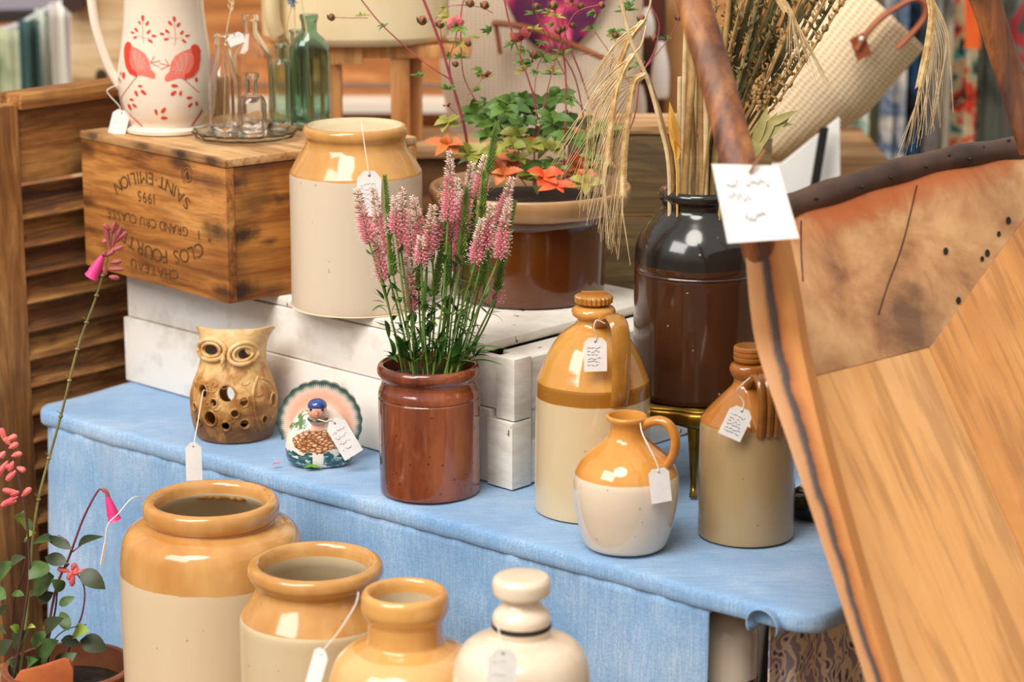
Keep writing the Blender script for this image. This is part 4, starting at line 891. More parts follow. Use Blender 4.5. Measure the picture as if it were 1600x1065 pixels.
# ---------------------------------------------------------------- wooden trug in front on the right
def plane(a, b, c): n = (b - a).cross(c - a).normalized(); return (n if n.y > 0 else -n)
tC, tD, tE = aty(1262, 590, 2.50), aty(1452, 542, 2.60), aty(1397, 1065, 2.30)
nF = plane(tC, tD, tE)
tA = aty(1222, 300, 2.66); nB = plane(tC, tD, tA)
tB = onplane(1680, 205, tC, nB)
def ext(a, b, z): return a + (b - a) * ((z - a.z) / (b.z - a.z))
tR = onplane(1600, 872, tC, nF)                 # floor / right side joint
tG = onplane(1600, 342, tC, nB)                 # back / right side joint
fE = ext(tC, tE, FLOORZ + 0.0); fR = ext(tD, tR, FLOORZ)
def back_mat():
    m, t, b = newmat('trug_back', 0.5, 0.15); v = coords(t); n1 = noisen(t, v, 9, 6, .62, .5); r = ramp(t, [(0.30, '7a4e30'), (0.45, 'b07c4e'), (0.6, 'cf9f6c')]); t.links.new(n1, r.inputs[0])
    rd = (onplane(1600, 228, tC, nB) - onplane(1215, 328, tC, nB)).normalized(); dn = rd.cross(nB).normalized(); dn = dn if dn.z < 0 else -dn
    o_ = onplane(1400, 268, tC, nB) - Vector((0.36, 1.80, FLOORZ)); vm = N(t, 'ShaderNodeVectorMath'); vm.operation = 'DOT_PRODUCT'; vm.inputs[1].default_value = dn; t.links.new(v, vm.inputs[0])
    s = mth(t, 'ADD', mth(t, 'SUBTRACT', vm.outputs['Value'], o_.dot(dn)), mth(t, 'MULTIPLY', mth(t, 'SUBTRACT', n1, .5), .12))
    st = ramp(t, [(0.02, (1, 1, 1, 1)), (0.055, (0, 0, 0, 1))]); t.links.new(s, st.inputs[0]); c = mix(t, mth(t, 'MULTIPLY', st.outputs[0], .8), r.outputs[0], hexc('b4581c'))
    cc = onplane(1425, 505, tC, nB) - Vector((0.36, 1.80, FLOORZ)); d = N(t, 'ShaderNodeVectorMath'); d.operation = 'DISTANCE'; d.inputs[1].default_value = cc; t.links.new(v, d.inputs[0])
    g = mth(t, 'ADD', d.outputs['Value'], mth(t, 'MULTIPLY', mth(t, 'SUBTRACT', noisen(t, v, 22, 4), .5), .10)); gr = ramp(t, [(0.015, (1, 1, 1, 1)), (0.06, (0, 0, 0, 1))]); t.links.new(g, gr.inputs[0])
    c = mix(t, mth(t, 'MULTIPLY', gr.outputs[0], .75), c, hexc('4a2c1a')); t.links.new(c, b.inputs['Base Color']); bump(t, b, n1, .3, .002); return m
tro = wood('trug_floor', 'c48448', 'd99e5e', 'e8b47c', 2, 4, rough=0.5, bs=0.06, stain=0.12, dirv=tR - tD, con=0.55)
trb = back_mat()
trr = wood('trug_side', 'a86a34', 'cc8b4a', 'dca366', 2, 5, rough=0.5, bs=0.12, stain=0.3, dirv=tR - tD, con=0.6)
tre = wood('trug_edge', '33231c', 'b0713a', 'd09a62', 2, 9, rough=0.6, bs=0.3, stain=0.5)
def slabn(P, n_, th):
    k = len(P); return MB().add(P + [p + n_ * th for p in P], [tuple(range(k)), tuple(range(2 * k - 1, k - 1, -1))] + [(i, i + k, (i + 1) % k + k, (i + 1) % k) for i in range(k)])
eTr = empty('wooden_trug', Vector((0.36, 1.80, FLOORZ)), 'large worn wooden trug leaning upright on the right with leather-bound rim', 'trug')
def trs(mb, name, m, **k):
    o3 = eTr.location; mb.v = [tuple(Vector(p) - o3) for p in mb.v]; return mb.build(name, m, eTr, **k)
trs(MB().slab([tC - (tD - tC) * 0.02, tD, fR, fE], nF, 0.014), 'floor_board', tro, bev=0.002)
trs(slabn([tC - (tD - tC) * 0.12, tD + (tD - tC) * 0.02, tG + (tG - tD) * 0.4, onplane(1720, 215, tC, nB), onplane(1600, 228, tC, nB), onplane(1400, 268, tC, nB), onplane(1210, 330, tC, nB)], nB, 0.014), 'back_board', trb, bev=0.002)
# right side board rises towards the viewer from the joint D-R
gg = tG + (tG - tD) * 0.3
nR = plane(tD, tR, tG)
tRr = onplane(1990, 800, tD, nR); top2 = onplane(1900, 300, tD, nR)
trs(MB().slab([tD, gg, top2, ext(top2, tRr, FLOORZ) if abs(top2.z - tRr.z) > 0.05 else tRr, fR], nR, 0.014) if False else MB().slab([tD, gg, tRr, fR], nR, 0.014), 'side_board', trr, bev=0.002)
# left side board, seen along its edge: left and right outlines
rowsL = [(1163, 372), (1172, 480), (1187, 560), (1240, 716), (1306, 915), (1353, 1065)]
rowsR = [(1222, 372), (1243, 480), (1258, 584), (1306, 768), (1363, 963), (1396, 1065)]
Ys = [2.47, 2.46, 2.45, 2.38, 2.31, 2.26]
rowsR = [(1222, 372), (1243, 480), (1256, 560), (1293, 716), (1349, 915), (1396, 1065)]
Lp = [aty(*p, Y) for p, Y in zip(rowsL, Ys)]; Rp = [aty(*p, Y) for p, Y in zip(rowsR, Ys)]
Lp.append(ext(Lp[-2], Lp[-1], FLOORZ)); Rp.append(ext(Rp[-2], Rp[-1], FLOORZ))
def trug_edge():
    m, t, b = newmat('trug_edge_paint', 0.6); 
    uv = N(t, 'ShaderNodeUVMap'); sp = N(t, 'ShaderNodeSeparateXYZ'); t.links.new(uv.outputs[0], sp.inputs[0])
    nz = noisen(t, coords(t, (1, 1, 0.25)), 30, 5, 0.6); x = mth(t, 'ADD', sp.outputs['X'], mth(t, 'MULTIPLY', mth(t, 'SUBTRACT', nz, 0.5), 0.35))
    r = ramp(t, [(0.0, 'c08a58'), (0.28, 'b27a48'), (0.40, '4a3930'), (0.52, '3c2c26'), (0.60, 'a8602c'), (0.85, 'd08c4c')]); t.links.new(x, r.inputs[0]); t.links.new(r.outputs[0], b.inputs['Base Color']); bump(t, b, nz, 0.4, 0.002); return m
cols = 6; mb = MB(); vsx = []; us = []
ns = []
for a, b in zip(cr([tuple(p) for p in Lp], 6), cr([tuple(p) for p in Rp], 6)):
    a = Vector(a); b = Vector(b)
    for k in range(cols + 1):
        q = k / cols; bulge = 0.006 * math.sin(PI * q); vsx.append(a.lerp(b, q) + Vector((0, -bulge, 0))); us.append(q)
m_ = len(vsx) // (cols + 1); w1 = cols + 1
back = [v + Vector((0.012, 0.045, 0.0)) for v in vsx]
fs = [(i * w1 + j, i * w1 + j + 1, (i + 1) * w1 + j + 1, (i + 1) * w1 + j) for i in range(m_ - 1) for j in range(cols)]
o_ = len(vsx); fb = [tuple(o_ + x for x in f[::-1]) for f in fs]
sdf = [(i * w1, (i + 1) * w1, o_ + (i + 1) * w1, o_ + i * w1) for i in range(m_ - 1)] + [(i * w1 + cols, o_ + i * w1 + cols, o_ + (i + 1) * w1 + cols, (i + 1) * w1 + cols) for i in range(m_ - 1)]
capf = [(j, o_ + j, o_ + j + 1, j + 1) for j in range(cols)]
mb.add(vsx + back, fs + fb + sdf + capf)
eb = trs(mb, 'edge_board', trug_edge()); uvl = eb.data.uv_layers.new(name='UVMap')
for lp_ in eb.data.loops: uvl.data[lp_.index].uv = ((us + us)[lp_.vertex_index], 0)
# leather rim with nail holes
lea = mottled('rim_leather', '33211a', '5c4032', 14, 0.45, bs=0.35, lo=0.3, hi=0.7)
rimpts = [onplane(x, y, tC, nB) + nB * 0.004 for x, y in ((1215, 328), (1260, 312), (1350, 284), (1440, 257), (1530, 239), (1600, 230), (1700, 222))]
rp_ = [Vector(p) for p in cr([tuple(p) for p in rimpts], 6)]
trs(MB().tube(rp_, [0.0155 + 0.0012 * math.sin(i * 0.9) for i in range(len(rp_))], 16), 'leather_rim', lea)
nl = MB()
for px, py in ((1268, 318), (1385, 285), (1475, 250), (1528, 238), (1568, 227), (1508, 256), (1440, 268), (1340, 300)): nl.ball(onplane(px, py, tC, nB) - nB * 0.011, (0.0022, 0.0015, 0.0022), 8, 6)
trs(nl, 'rim_nails', plain('nail', '1c1411', 0.5))
hb = wood('trug_handle_wood', '44302a', '96582e', 'bf8450', 2, 7, rough=0.5, bs=0.15, stain=0.6)
p = [aty(1062, -60, 2.62), aty(1082, 0, 2.60), aty(1120, 125, 2.555), aty(1153, 250, 2.50), aty(1172, 330, 2.47), aty(1190, 400, 2.475)]
trs(MB().tube(cr([tuple(q) for q in p], 6), 0.0188, 20, ry=0.014, side=(1, 0, 0.3)), 'handle', hb)
p = [aty(1512, -60, 2.69), aty(1539, 0, 2.70), aty(1575, 110, 2.70), aty(1603, 205, 2.69), aty(1612, 235, 2.69)]
trs(MB().tube(cr([tuple(q) for q in p], 6), [0.0175 - 0.00015 * i for i in range(25)], 20, ry=0.013, side=(1, 0, 0.3)), 'handle', hb)
hl = MB()
def onb(px, py): return onplane(px, py, tC, nB) - nB * 0.0012
for px, py, r in ((1477, 393, 4), (1534, 405, 3), (1542, 396, 4), (1560, 366, 3), (1497, 470, 4), (1575, 345, 4)):
    c_ = onb(px, py); q = [c_ + (onb(px + r * math.cos(a), py + 1.5 * r * math.sin(a)) - c_) for a in [i * PI / 5 for i in range(10)]]; hl = MB(); hl.add(q, [tuple(range(10))]); trs(hl, 'nail_hole', plain('hole', '1a0f0a', 0.9), smooth=False)
for pts in ([(1432, 290), (1410, 380), (1385, 450), (1372, 492)], [(1251, 345), (1251, 390), (1254, 440)]):
    pp = cr(pts, 5); hl = MB()
    for (x0, y0), (x1, y1) in zip(pp, pp[1:]): hl.add([onb(x0 - 0.9, y0), onb(x1 - 0.9, y1), onb(x1 + 0.9, y1), onb(x0 + 0.9, y0)], [(0, 1, 2, 3)])
    trs(hl, 'crack', plain('hole', '1a0f0a', 0.9), smooth=False)
# large card tied to the handle
cpt = empty('price_card', aty(1180, 262, 2.43), 'large blurred white price card tied to the trug handle', 'price tag')
q = [aty(1112, 256, 2.43), aty(1216, 259, 2.43), aty(1249, 372, 2.40), aty(1137, 380, 2.40)]; q = [v - cpt.location for v in q]; nn = Vector((0, 1, 0))
MB().slab(q[::-1], (0, 1, 0), 0.0008).build('card', paper, cpt, smooth=False)
wm = MB()
def cq(a, b): return q[0].lerp(q[1], a).lerp(q[3].lerp(q[2], a), b) + Vector((0, -0.0006, 0))
rnd = random.Random(5)
for z, x0, x1, th in ((0.24, 0.15, 0.36, .016), (0.24, .44, .82, .016), (0.42, .14, .48, .014), (0.68, .32, .64, .02)):
    x = x0; pv = None
    while x < x1:
        y = z + rnd.uniform(-.05, .05)
        if pv: wm.add([cq(pv[0], pv[1] - th), cq(x, y - th), cq(x, y + th), cq(pv[0], pv[1] + th)], [(0, 1, 2, 3)])
        pv = (x, y); x += .028
wm.build('handwriting', inkl, cpt, smooth=False)
MB().tube([v - cpt.location for v in (aty(1195, 235, 2.44), aty(1180, 256, 2.425), aty(1171, 270, 2.425))], 0.0016, 6).build('string', plain('jute', '9a6a40', 0.9), cpt)

# cream bottle and floral cloth under the table end
axU = Ax(1160, 0, -0.42, 2.64)
eU = empty('stone_bottle', axU.b, 'cream stone bottle with black lower half under the overhanging cloth corner', 'bottle')
ru = axU.r(47); zu = axU.z(1050)
MB().lathe([(0, 0), (ru * .96, 0), (ru, 0.004), (ru, zu)], 64).build('dipped_base', plain('bottle_black', '17120f', 0.2, 0.4), eU)
ztu = -0.045 - (-0.42)
MB().lathe([(ru * 0.999, zu)] + cr([(ru, zu + 0.0002), (ru, ztu - 0.06), (ru * 0.96, ztu - 0.03), (ru * 0.6, ztu - 0.012), (ru * 0.35, ztu - 0.006), (ru * 0.35, ztu), (0.0001, ztu)], 4), 64).build('body', crm, eU)
st = empty('wooden_stool', Vector((axU.b.x, axU.b.y, FLOORZ)), 'small wooden stool under the table end holding the two-tone stone bottle', 'stool')
MB().box((0, 0, 0.320), (0.13, 0.13, 0.02)).build('seat', wtab, st)
for a in (-1, 1):
    for b in (-1, 1): MB().box((a * 0.05, b * 0.05, 0.155), (0.025, 0.025, 0.31)).build('leg', wtab, st)
def floral():
    m, t, b = newmat('floral_cloth', 0.85); v = coords(t); 
    w = N(t, 'ShaderNodeTexVoronoi'); w.inputs['Scale'].default_value = 75; w.feature = 'SMOOTH_F1'
    wv = N(t, 'ShaderNodeVectorMath'); wv.operation = 'ADD'; nn_ = N(t, 'ShaderNodeTexNoise'); nn_.inputs['Scale'].default_value = 30; t.links.new(v, nn_.inputs['Vector'])
    sc = N(t, 'ShaderNodeVectorMath'); sc.operation = 'SCALE'; sc.inputs['Scale'].default_value = 0.05; t.links.new(nn_.outputs['Color'], sc.inputs[0]); t.links.new(v, wv.inputs[0]); t.links.new(sc.outputs[0], wv.inputs[1]); t.links.new(wv.outputs[0], w.inputs['Vector'])
    wa = N(t, 'ShaderNodeTexWave'); wa.inputs['Scale'].default_value = 26; wa.inputs['Distortion'].default_value = 12; wa.inputs['Detail'].default_value = 1; t.links.new(v, wa.inputs['Vector'])
    f = mth(t, 'ADD', mth(t, 'MULTIPLY', w.outputs['Distance'], 0.9), mth(t, 'MULTIPLY', wa.outputs['Fac'], 0.5))
    r = ramp(t, [(0.22, '5a4c6c'), (0.32, '80708c'), (0.42, 'e2ccb0'), (0.66, 'ead8c0'), (0.78, 'a090a4')]); t.links.new(f, r.inputs[0]); t.links.new(r.outputs[0], b.inputs['Base Color']); return m
fa, fb_ = aty(1204, 900, 2.56), aty(1352, 900, 2.66)
def fl_(a, b):
    p = fa.lerp(fb_, a); z = -0.036 - b * 0.68; return Vector((p.x, p.y + 0.012 * math.sin(a * 16) * (0.4 + b) , z))
fo = MB().grid(fl_, 60, 20).build('floral_cloth', floral(), ang=80); s_ = fo.modifiers.new('t', 'SOLIDIFY'); s_.thickness = 0.0015
tag(fo, 'purple and beige floral cloth hanging under the table corner', 'cloth')

# ---------------------------------------------------------------- background shelf and boxes
RS = 0.215
rw = wood('rear_wood', '6e4a2a', '99703f', 'c9a273', 0, 6, rough=0.7, stain=0.3)
rs = empty('rear_shelf', (-0.02, 4.28, FLOORZ), 'rough wooden shelf behind the table carrying the baskets', 'shelf')
MB().box((0, 0, RS - FLOORZ - 0.012), (1.36, 0.55, 0.024)).build('shelf_board', rw, rs, bev=0.002)
for a in (-0.6, 0.6):
    for b in (-0.22, 0.22): MB().box((a, b, (RS - FLOORZ - 0.024) / 2), (0.05, 0.05, RS - FLOORZ - 0.024)).build('leg', rw, rs)
# round-cornered box behind the jar
bx = wood('rear_box_wood', '55361c', '83572f', 'a87a48', 0, 8, rough=0.7, stain=0.4); bxt = wood('rear_box_top', 'a57a4c', 'd0a577', 'e6c79e', 0, 8, rough=0.7)
zb = aty(700, 226, 3.80).z
b1 = empty('wooden_box', (-0.20, 3.86, 0.0), 'wooden box with a pale round-cornered lid under the cream tub stand', 'box')
for k in range(3): MB().box((0, 0, 0.001 + (k + .5) * (zb - 0.022) / 3), (0.32, 0.115, (zb - 0.022) / 3 - 0.003)).build('board', bx, b1, bev=0.002)
def rr_prism(mb, w, d, r, z0, z1, n=10):
    P = []
    for (x, y), a0 in (((w / 2 - r, -d / 2 + r), -90), ((w / 2 - r, d / 2 - r), 0), ((-w / 2 + r, d / 2 - r), 90), ((-w / 2 + r, -d / 2 + r), 180)):
        for i in range(n + 1): q = math.radians(a0 + 90 * i / n); P.append((x + r * math.cos(q), y + r * math.sin(q)))
    m = len(P); mb.add([(x, y, z0) for x, y in P] + [(x, y, z1) for x, y in P], [tuple(range(m))[::-1], tuple(range(m, 2 * m))] + [(i, (i + 1) % m, m + (i + 1) % m, m + i) for i in range(m)]); return mb
rr_prism(MB(), 0.345, 0.145, 0.05, zb - 0.020, zb).build('lid', bxt, b1, bev=0.002)
# box behind the crock
zc = aty(1000, 200, 3.50).z
b2 = empty('wooden_box', (aty(1040, 300, 3.6).x, 3.58, 0.0), 'plain wooden box with pale top edge between the planter and the dark crock', 'box')
for k in range(3): MB().box((0, -0.06, 0.001 + (k + .5) * (zc - 0.012) / 3), (0.30, 0.014, (zc - 0.012) / 3 - 0.003)).build('front_board', wood('box_olive', '57452a', '7f653c', '9c8050', 0, 8, rough=0.7), b2, bev=0.002)
MB().box((0, -0.005, zc - 0.005), (0.31, 0.13, 0.012)).build('lid', bxt, b2, bev=0.002)
for a in (-1, 1): MB().box((a * 0.14, 0, (zc - 0.012) / 2 + 0.0005), (0.014, 0.10, zc - 0.013)).build('side_board', MATS['box_olive'], b2)
# stand with cream tub
stw = wood('stand_wood', 'a86a34', 'cb8c50', 'dfa86c', 2, 5, rough=0.5, bs=0.1)
s0 = Vector((-0.24, 3.86, zb))
sd2 = empty('plant_stand', s0, 'honey-coloured wooden stand under the cream tub', 'stand')
zt = aty(600, 66, 3.85).z - zb
pxx = lambda px, Y: aty(px, 200, Y).x
for x, y, w_ in ((pxx(612, 3.77) + 0.24 + 0.012, -0.035, 0.030), (pxx(645, 3.8) + 0.24, 0.0, 0.026), (pxx(520, 3.77) + 0.24, -0.03, 0.022), (-0.09, 0.02, 0.026)):
    MB().box((x, y, (zt - 0.02) / 2), (w_, 0.03, zt - 0.02)).build('leg', stw, sd2, bev=0.002)
MB().box((0.01, -0.04, zt - 0.010), (0.33, 0.028, 0.020)).build('rail', stw, sd2, bev=0.001)
MB().box((0.01, 0.03, zt - 0.010), (0.33, 0.028, 0.020)).build('rail', stw, sd2, bev=0.001)
MB().box((-0.02, -0.056, zt - 0.014), (0.05, 0.02, 0.028)).build('corner_block', stw, sd2, bev=0.001)
enm = mottled('cream_enamel', 'e6cf9f', 'efdcb4', 5, 0.25, 0.4); rt = 148 * mpp(aty(552, 60, 3.8))
tub = empty('enamel_tub', Vector((aty(556, 60, 3.86).x, 3.86, zb + zt)), 'round cream enamel tub standing on the honey-coloured stand', 'tub')
MB().lathe(cr([(0.0001, 0), (rt * .8, 0.0005), (rt * .93, 0.004), (rt * .985, 0.012), (rt, 0.03), (rt, 0.18)], 4) + [(rt * 0.97, 0.18), (rt * .97, 0.01), (0, 0.006)], 96, scale=(1, 0.62)).build('body', enm, tub)
MB().tube(cr([(-rt * .80, -rt * .46, 0.02), (-rt * .84, -rt * .50, 0.05), (-rt * .84, -rt * .5, 0.12), (-rt * .80, -rt * .46, 0.15)], 4), 0.012, 12).build('handle', enm, tub)

# ---------------------------------------------------------------- baskets
def weave(name, c1, c2, sc, rot=(0, 0, 0)):
    m, t, b = newmat(name, 0.8); w = N(t, 'ShaderNodeTexWave'); w.inputs['Scale'].default_value = sc; w.inputs['Distortion'].default_value = 1.2; w.inputs['Detail'].default_value = 2; w.bands_direction = 'Z'
    t.links.new(coords(t, rot=rot), w.inputs['Vector']); w2 = N(t, 'ShaderNodeTexWave'); w2.inputs['Scale'].default_value = sc * .7; w2.inputs['Distortion'].default_value = 2; t.links.new(coords(t, rot=rot), w2.inputs['Vector'])
    f = mth(t, 'MULTIPLY', mth(t, 'ADD', w.outputs['Fac'], w2.outputs['Fac']), 0.5); r = ramp(t, [(0.15, c1), (0.6, c2)]); t.links.new(f, r.inputs[0]); t.links.new(r.outputs[0], b.inputs['Base Color']); bump(t, b, f, 0.5, 0.003); return m
bk1 = weave('tote_weave', 'dcc2a2', 'f4e4ce', 60)
B1_ = aty(845, 200, 4.18); e1 = empty('woven_tote', Vector((B1_.x, 4.2, RS)), 'cream woven tote lined in pink and purple behind the red-stemmed plant', 'basket')
kk = mpp(Vector((0, 4.2, 0.4))); hw = 158 * kk
def totept(a, b):    # a round, b up
    q = 2 * PI * a; w_ = hw * (0.80 + 0.20 * min(1, b * 2.2) ** 0.6); z = 0.35 * b
    e = 0.72; x = w_ * abs(math.cos(q)) ** e * (1 if math.cos(q) > 0 else -1); y = 0.11 * abs(math.sin(q)) ** e * (1 if math.sin(q) > 0 else -1)
    if b < 0.08: x *= 0.9 + b; y *= 0.9 + b
    dip = 0.10 * max(0, math.sin(-q)) * max(0, b - 0.3) * math.exp(-(x / 0.085) ** 2) * 1.6
    return (x, y, z - dip)
o = MB().grid(totept, 72, 24).build('body', bk1, e1); s_ = o.modifiers.new('t', 'SOLIDIFY'); s_.thickness = 0.006; s_.offset = -1
lin = newmat('tote_lining', 0.7); m, t, b = lin; r = ramp(t, [(0.38, '5a1848'), (0.47, '9a2058'), (0.53, 'e0406e'), (0.60, 'f4889a'), (0.68, '7a2a6e')]); t.links.new(noisen(t, coords(t, (1, 1, .6)), 14, 3, 0.6, 1.0), r.inputs[0]); t.links.new(r.outputs[0], b.inputs['Base Color'])
def lnp(a, b): # lining bulging over the dipped front edge
    z0 = aty(870, 82, 4.08).z - RS; x = (a - 0.5) * 2 * 0.095; u_ = abs(a - 0.5) * 2; zl = z0 + 0.115 * u_ ** 2.2; z = zl + (0.34 - zl) * b
    return (x + aty(868, 80, 4.08).x - B1_.x, -0.112 - 0.010 * math.sin(PI * (1 - b) * .5 + 0.3) * (1 - u_ ** 3), z)
o = MB().grid(lnp, 24, 12).build('lining', m, e1); s_ = o.modifiers.new('t', 'SOLIDIFY'); s_.thickness = 0.004
lthr = mottled('tan_leather', '7a3e1a', 'a86434', 12, 0.5)
hp = lambda px, py, Y=4.05: aty(px, py, Y) - e1.location
MB().tube(cr([tuple(hp(*p)) for p in ((768, 36), (820, 42), (860, 56), (905, 74), (945, 92))], 5), 0.012, 10, ry=0.005).build('handle', lthr, e1)
MB().tube(cr([tuple(hp(*p)) for p in ((775, 40), (778, 60), (782, 84))], 4), [0.008] * 5 + [0.007, 0.006, 0.005, 0.004], 10, ry=0.004).build('strap_tab', lthr, e1)
# dark strap shape right of the tote; white solids imitate bright background showing through
rk = empty('dark_rack', Vector((aty(1010, 180, 4.40).x, 4.42, RS)), 'dark brown leather bag between the tote and the dried stalks', 'bag')
db = mottled('dark_leather', '3a1a10', '5e2c1a', 10, 0.5)
rr_prism(MB(), 62 * 0.00112, 0.05, 0.02, 0.0, 0.30).build('body', db, rk, bev=0.003)
wcl = plain('bright_white', 'fbfaf8', 0.6)
for (px, py, rx, rz_, lbl) in ((1032, 110, 14, 44, 'tallest white shape standing in for bright background before the dark leather bag'), (1000, 160, 10, 26, 'short white shape standing in for bright background lower left before the dark leather bag'), (1011, 35, 12, 22, 'white rounded shape standing in for bright background at the top of the dark leather bag')):
    c_ = aty(px, py, 4.33); k = mpp(c_); h = (rz_ * 2) * k
    w_ = MB().lathe([(r * rx * k, z * h) for r, z in cr([(0.0001, 0), (.8, 0.01), (1, .12), (1, .45), (.8, .7), (.55, .88), (.4, 1), (.0001, 1.0)], 4)], 24)
    o = w_.build('bright_gap', wcl, None); o.location = c_ - Vector((0, 0, h / 2)); tag(o, lbl, 'bottle')
# tan cushion-like board
tn = empty('tan_bag', Vector((aty(1066, 180, 4.5).x, 4.5, RS)), 'plain tan canvas bag standing behind the dried straws', 'bag')
rr_prism(MB(), 60 * 0.00116, 0.06, 0.025, 0.0, 0.26).build('body', mottled('tan_canvas', 'c08a54', 'd8a872', 7, 0.8), tn, bev=0.006)
# right straw basket leaning
bk2 = weave('straw_weave', 'c9a470', 'f0dcba', 44, rot=(0, math.radians(-38), 0))
S0 = aty(1196, 232, 4.05); e2 = empty('straw_basket', S0, 'pale straw basket with brown leather handle tipped sideways behind the trug', 'basket')
ka = mpp(aty(1280, 120, 4.05)); axd = Vector((0.67, 0.0, 0.74)).normalized(); pdn = Vector((0.74, 0, -0.67)).normalized()
def sb(a, b):
    q = 2 * PI * a; L = 290 * ka * b; ww_ = ka * (36 + 52 * min(1, b * 1.9) ** 0.8 - 12 * max(0, b - .6)); 
    if b < 0.05: ww_ *= 0.6 + 8 * b
    return S0 * 0 + axd * L + pdn * (ww_ * math.cos(q)) * 1.0 + Vector((-0.015, 0, 0)) + Vector((0, 0.10 * math.sin(q) * (0.6 + .4 * min(1, b * 2)), 0))
o = MB().grid(sb, 64, 30).build('body', bk2, e2); s_ = o.modifiers.new('t', 'SOLIDIFY'); s_.thickness = 0.006; s_.offset = -1
hl2 = lambda px, py, Y=3.92: aty(px, py, Y) - S0
red_l = mottled('red_leather', '8a4020', 'b5653a', 14, 0.45)
MB().tube(cr([tuple(hl2(*p)) for p in ((1338, 78), (1352, 55), (1372, 32), (1400, 12), (1430, -2), (1446, 8), (1444, 28), (1425, 52), (1402, 75))], 5), 0.0085, 12, ry=0.005).build('handle', red_l, e2)
MB().slab([hl2(1328, 62), hl2(1350, 50), hl2(1362, 84), hl2(1340, 96)][::-1], (0, 1, 0), 0.004).build('handle_patch', red_l, e2)
MB().ball(hl2(1346, 61, 3.915), 0.005, 10, 8).build('rivet', plain('rivet', 'f0e4d4', 0.4, Metallic=0.5), e2)
# white panels and black strip between
def panel(name, lab, cat, pts, Y, m, th=0.01, base=None):
    P = [aty(x, y, Y) for x, y in pts]; c0 = Vector((sum(p.x for p in P) / len(P), Y, min(p.z for p in P))); n = len(P)
    mb = MB().add([p - c0 for p in P] + [p - c0 + Vector((0, th, 0)) for p in P], [tuple(range(n))[::-1], tuple(range(n, 2 * n))] + [(i, (i + 1) % n, n + (i + 1) % n, n + i) for i in range(n)])
    o = mb.build(name, m, None, bev=0.0); o.location = c0; tag(o, lab, cat); return o
zrs = 262
panel('white_board', 'white display board propped behind the straw basket', 'board', [(1150, 1135), (1150, 262), (1222, 256), (1312, 184), (1318, 1135)], 3.93, plain('white_board', 'f4f1ec', 0.7))
panel('black_strut', 'thin black slanting strut against the white display board', 'strut', [(1180, 1135), (1268, 285), (1282, 200), (1295, 200), (1281, 285), (1215, 1135)], 3.90, plain('strut_black', '17130f', 0.6), 0.01)

# ---------------------------------------------------------------- hanging fabrics
def fabric(name, lab, x0, x1, ytop, ybot, Y, mat, group=None, amp=0.012, lean=0):
    a = aty(x0, ytop, Y); b = aty(x1, ytop, Y); zb_ = aty(x0, ybot, Y).z; w_ = b.x - a.x; c = Vector(((a.x + b.x) / 2, Y, zb_)); ph = random.uniform(0, 6)
    fn_ = lambda s, v: (-w_ / 2 + s * w_ + lean * v, amp * math.sin(s * 8 + ph + v) + amp * .5 * math.sin(s * 19 + ph), (a.z - zb_) * v)
    o = MB().grid(fn_, 20, 10).build(name, mat, None, ang=80); s_ = o.modifiers.new('t', 'SOLIDIFY'); s_.thickness = 0.003; o.location = c; tag(o, lab, 'fabric', group); return o
def pat(name, cols, sc=12, st=(1, 1, 1)):
    n = len(cols); 
    if name in MATS: return MATS[name]
    m, t, b = newmat(name, 0.85); r = ramp(t, [(0.3 + 0.4 * i / n, c) for i, c in enumerate(cols)], 'CONSTANT' if n > 3 else 'LINEAR'); t.links.new(noisen(t, coords(t, st), sc, 3, 0.5, 0.6), r.inputs[0]); t.links.new(r.outputs[0], b.inputs['Base Color']); MATS[name] = m; return m
YL = 4.75
LF = [(-40, 30, 45, 'sage green length of fabric hanging at the far left of the line', pat('f1', ['7f8a62', 'b4b998'], 8)),
      (20, 36, 38, 'narrow pale length of fabric beside the sage green one', pat('f2', ['cfcabf', 'e0dcd2'], 8)),
      (28, 60, 32, 'dark teal and navy length of fabric on the line', pat('f3', ['182c44', '2c4a50', '46645a'], 10, (1, 1, .3))),
      (52, 84, 14, 'pale grey-green fabric with soft folds on the line', pat('f4', ['a3ab98', 'd2d6ca'], 8, (1, 1, .3))),
      (80, 110, 4, 'off-white fabric length hanging next to the knotty board', pat('f5', ['c9c4be', 'e8e4de'], 8, (1, 1, .3))),
      (106, 124, 30, 'grey-olive fabric strip closest to the knotty board', pat('f6', ['585e4c', '9a9c88'], 8, (1, 1, .3)))]
for i, (x0, x1, yt, lab, m) in enumerate(LF): fabric('hanging_fabric', lab, x0, x1, yt, 260, YL + (0, .05, -.04, .03, -.02, .05)[i], m, 'fabrics pegged on the left line')
rl = MB().tube([aty(-60, 62, YL + .03), aty(30, 40, YL + .03), aty(60, 22, YL + .03), aty(100, 2, YL + .03), aty(150, -25, YL + .03)], 0.006, 8).build('washing_line', plain('line_rope', 'bfc4c4', 0.7), None); tag(rl, 'pale sloping line carrying the hanging fabrics beside the shutter', 'line')
kb = wood('knotty_board', 'b08a5c', 'd3b184', 'e4caa2', 0, 4, rough=0.7, bs=0.1)
pb = panel('knotty_board', 'pale wooden board with one dark knot behind the painted pitcher', 'board', [(112, 300), (112, -40), (270, -40), (270, 300)], 4.62, kb, 0.02)
kc = aty(158, 118, 4.615) - pb.location; MB().ball(kc, (0.011, 0.004, 0.013), 14, 10).build('knot', plain('knot', '3a2414', 0.8), pb)
panel('dark_block', 'dark brown block above the knotty board', 'block', [(96, 8), (100, -40), (128, -40), (130, 12), (112, 22)], 4.58, plain('dark_block', '3a2218', 0.7), 0.03)
panel('lavender_shelf', 'blurred lavender-grey ledge at the upper left corner', 'ledge', [(-40, 20), (-40, -30), (95, -30), (95, 16)], 5.2, plain('lavender', 'a39aa6', 0.7), 0.05)
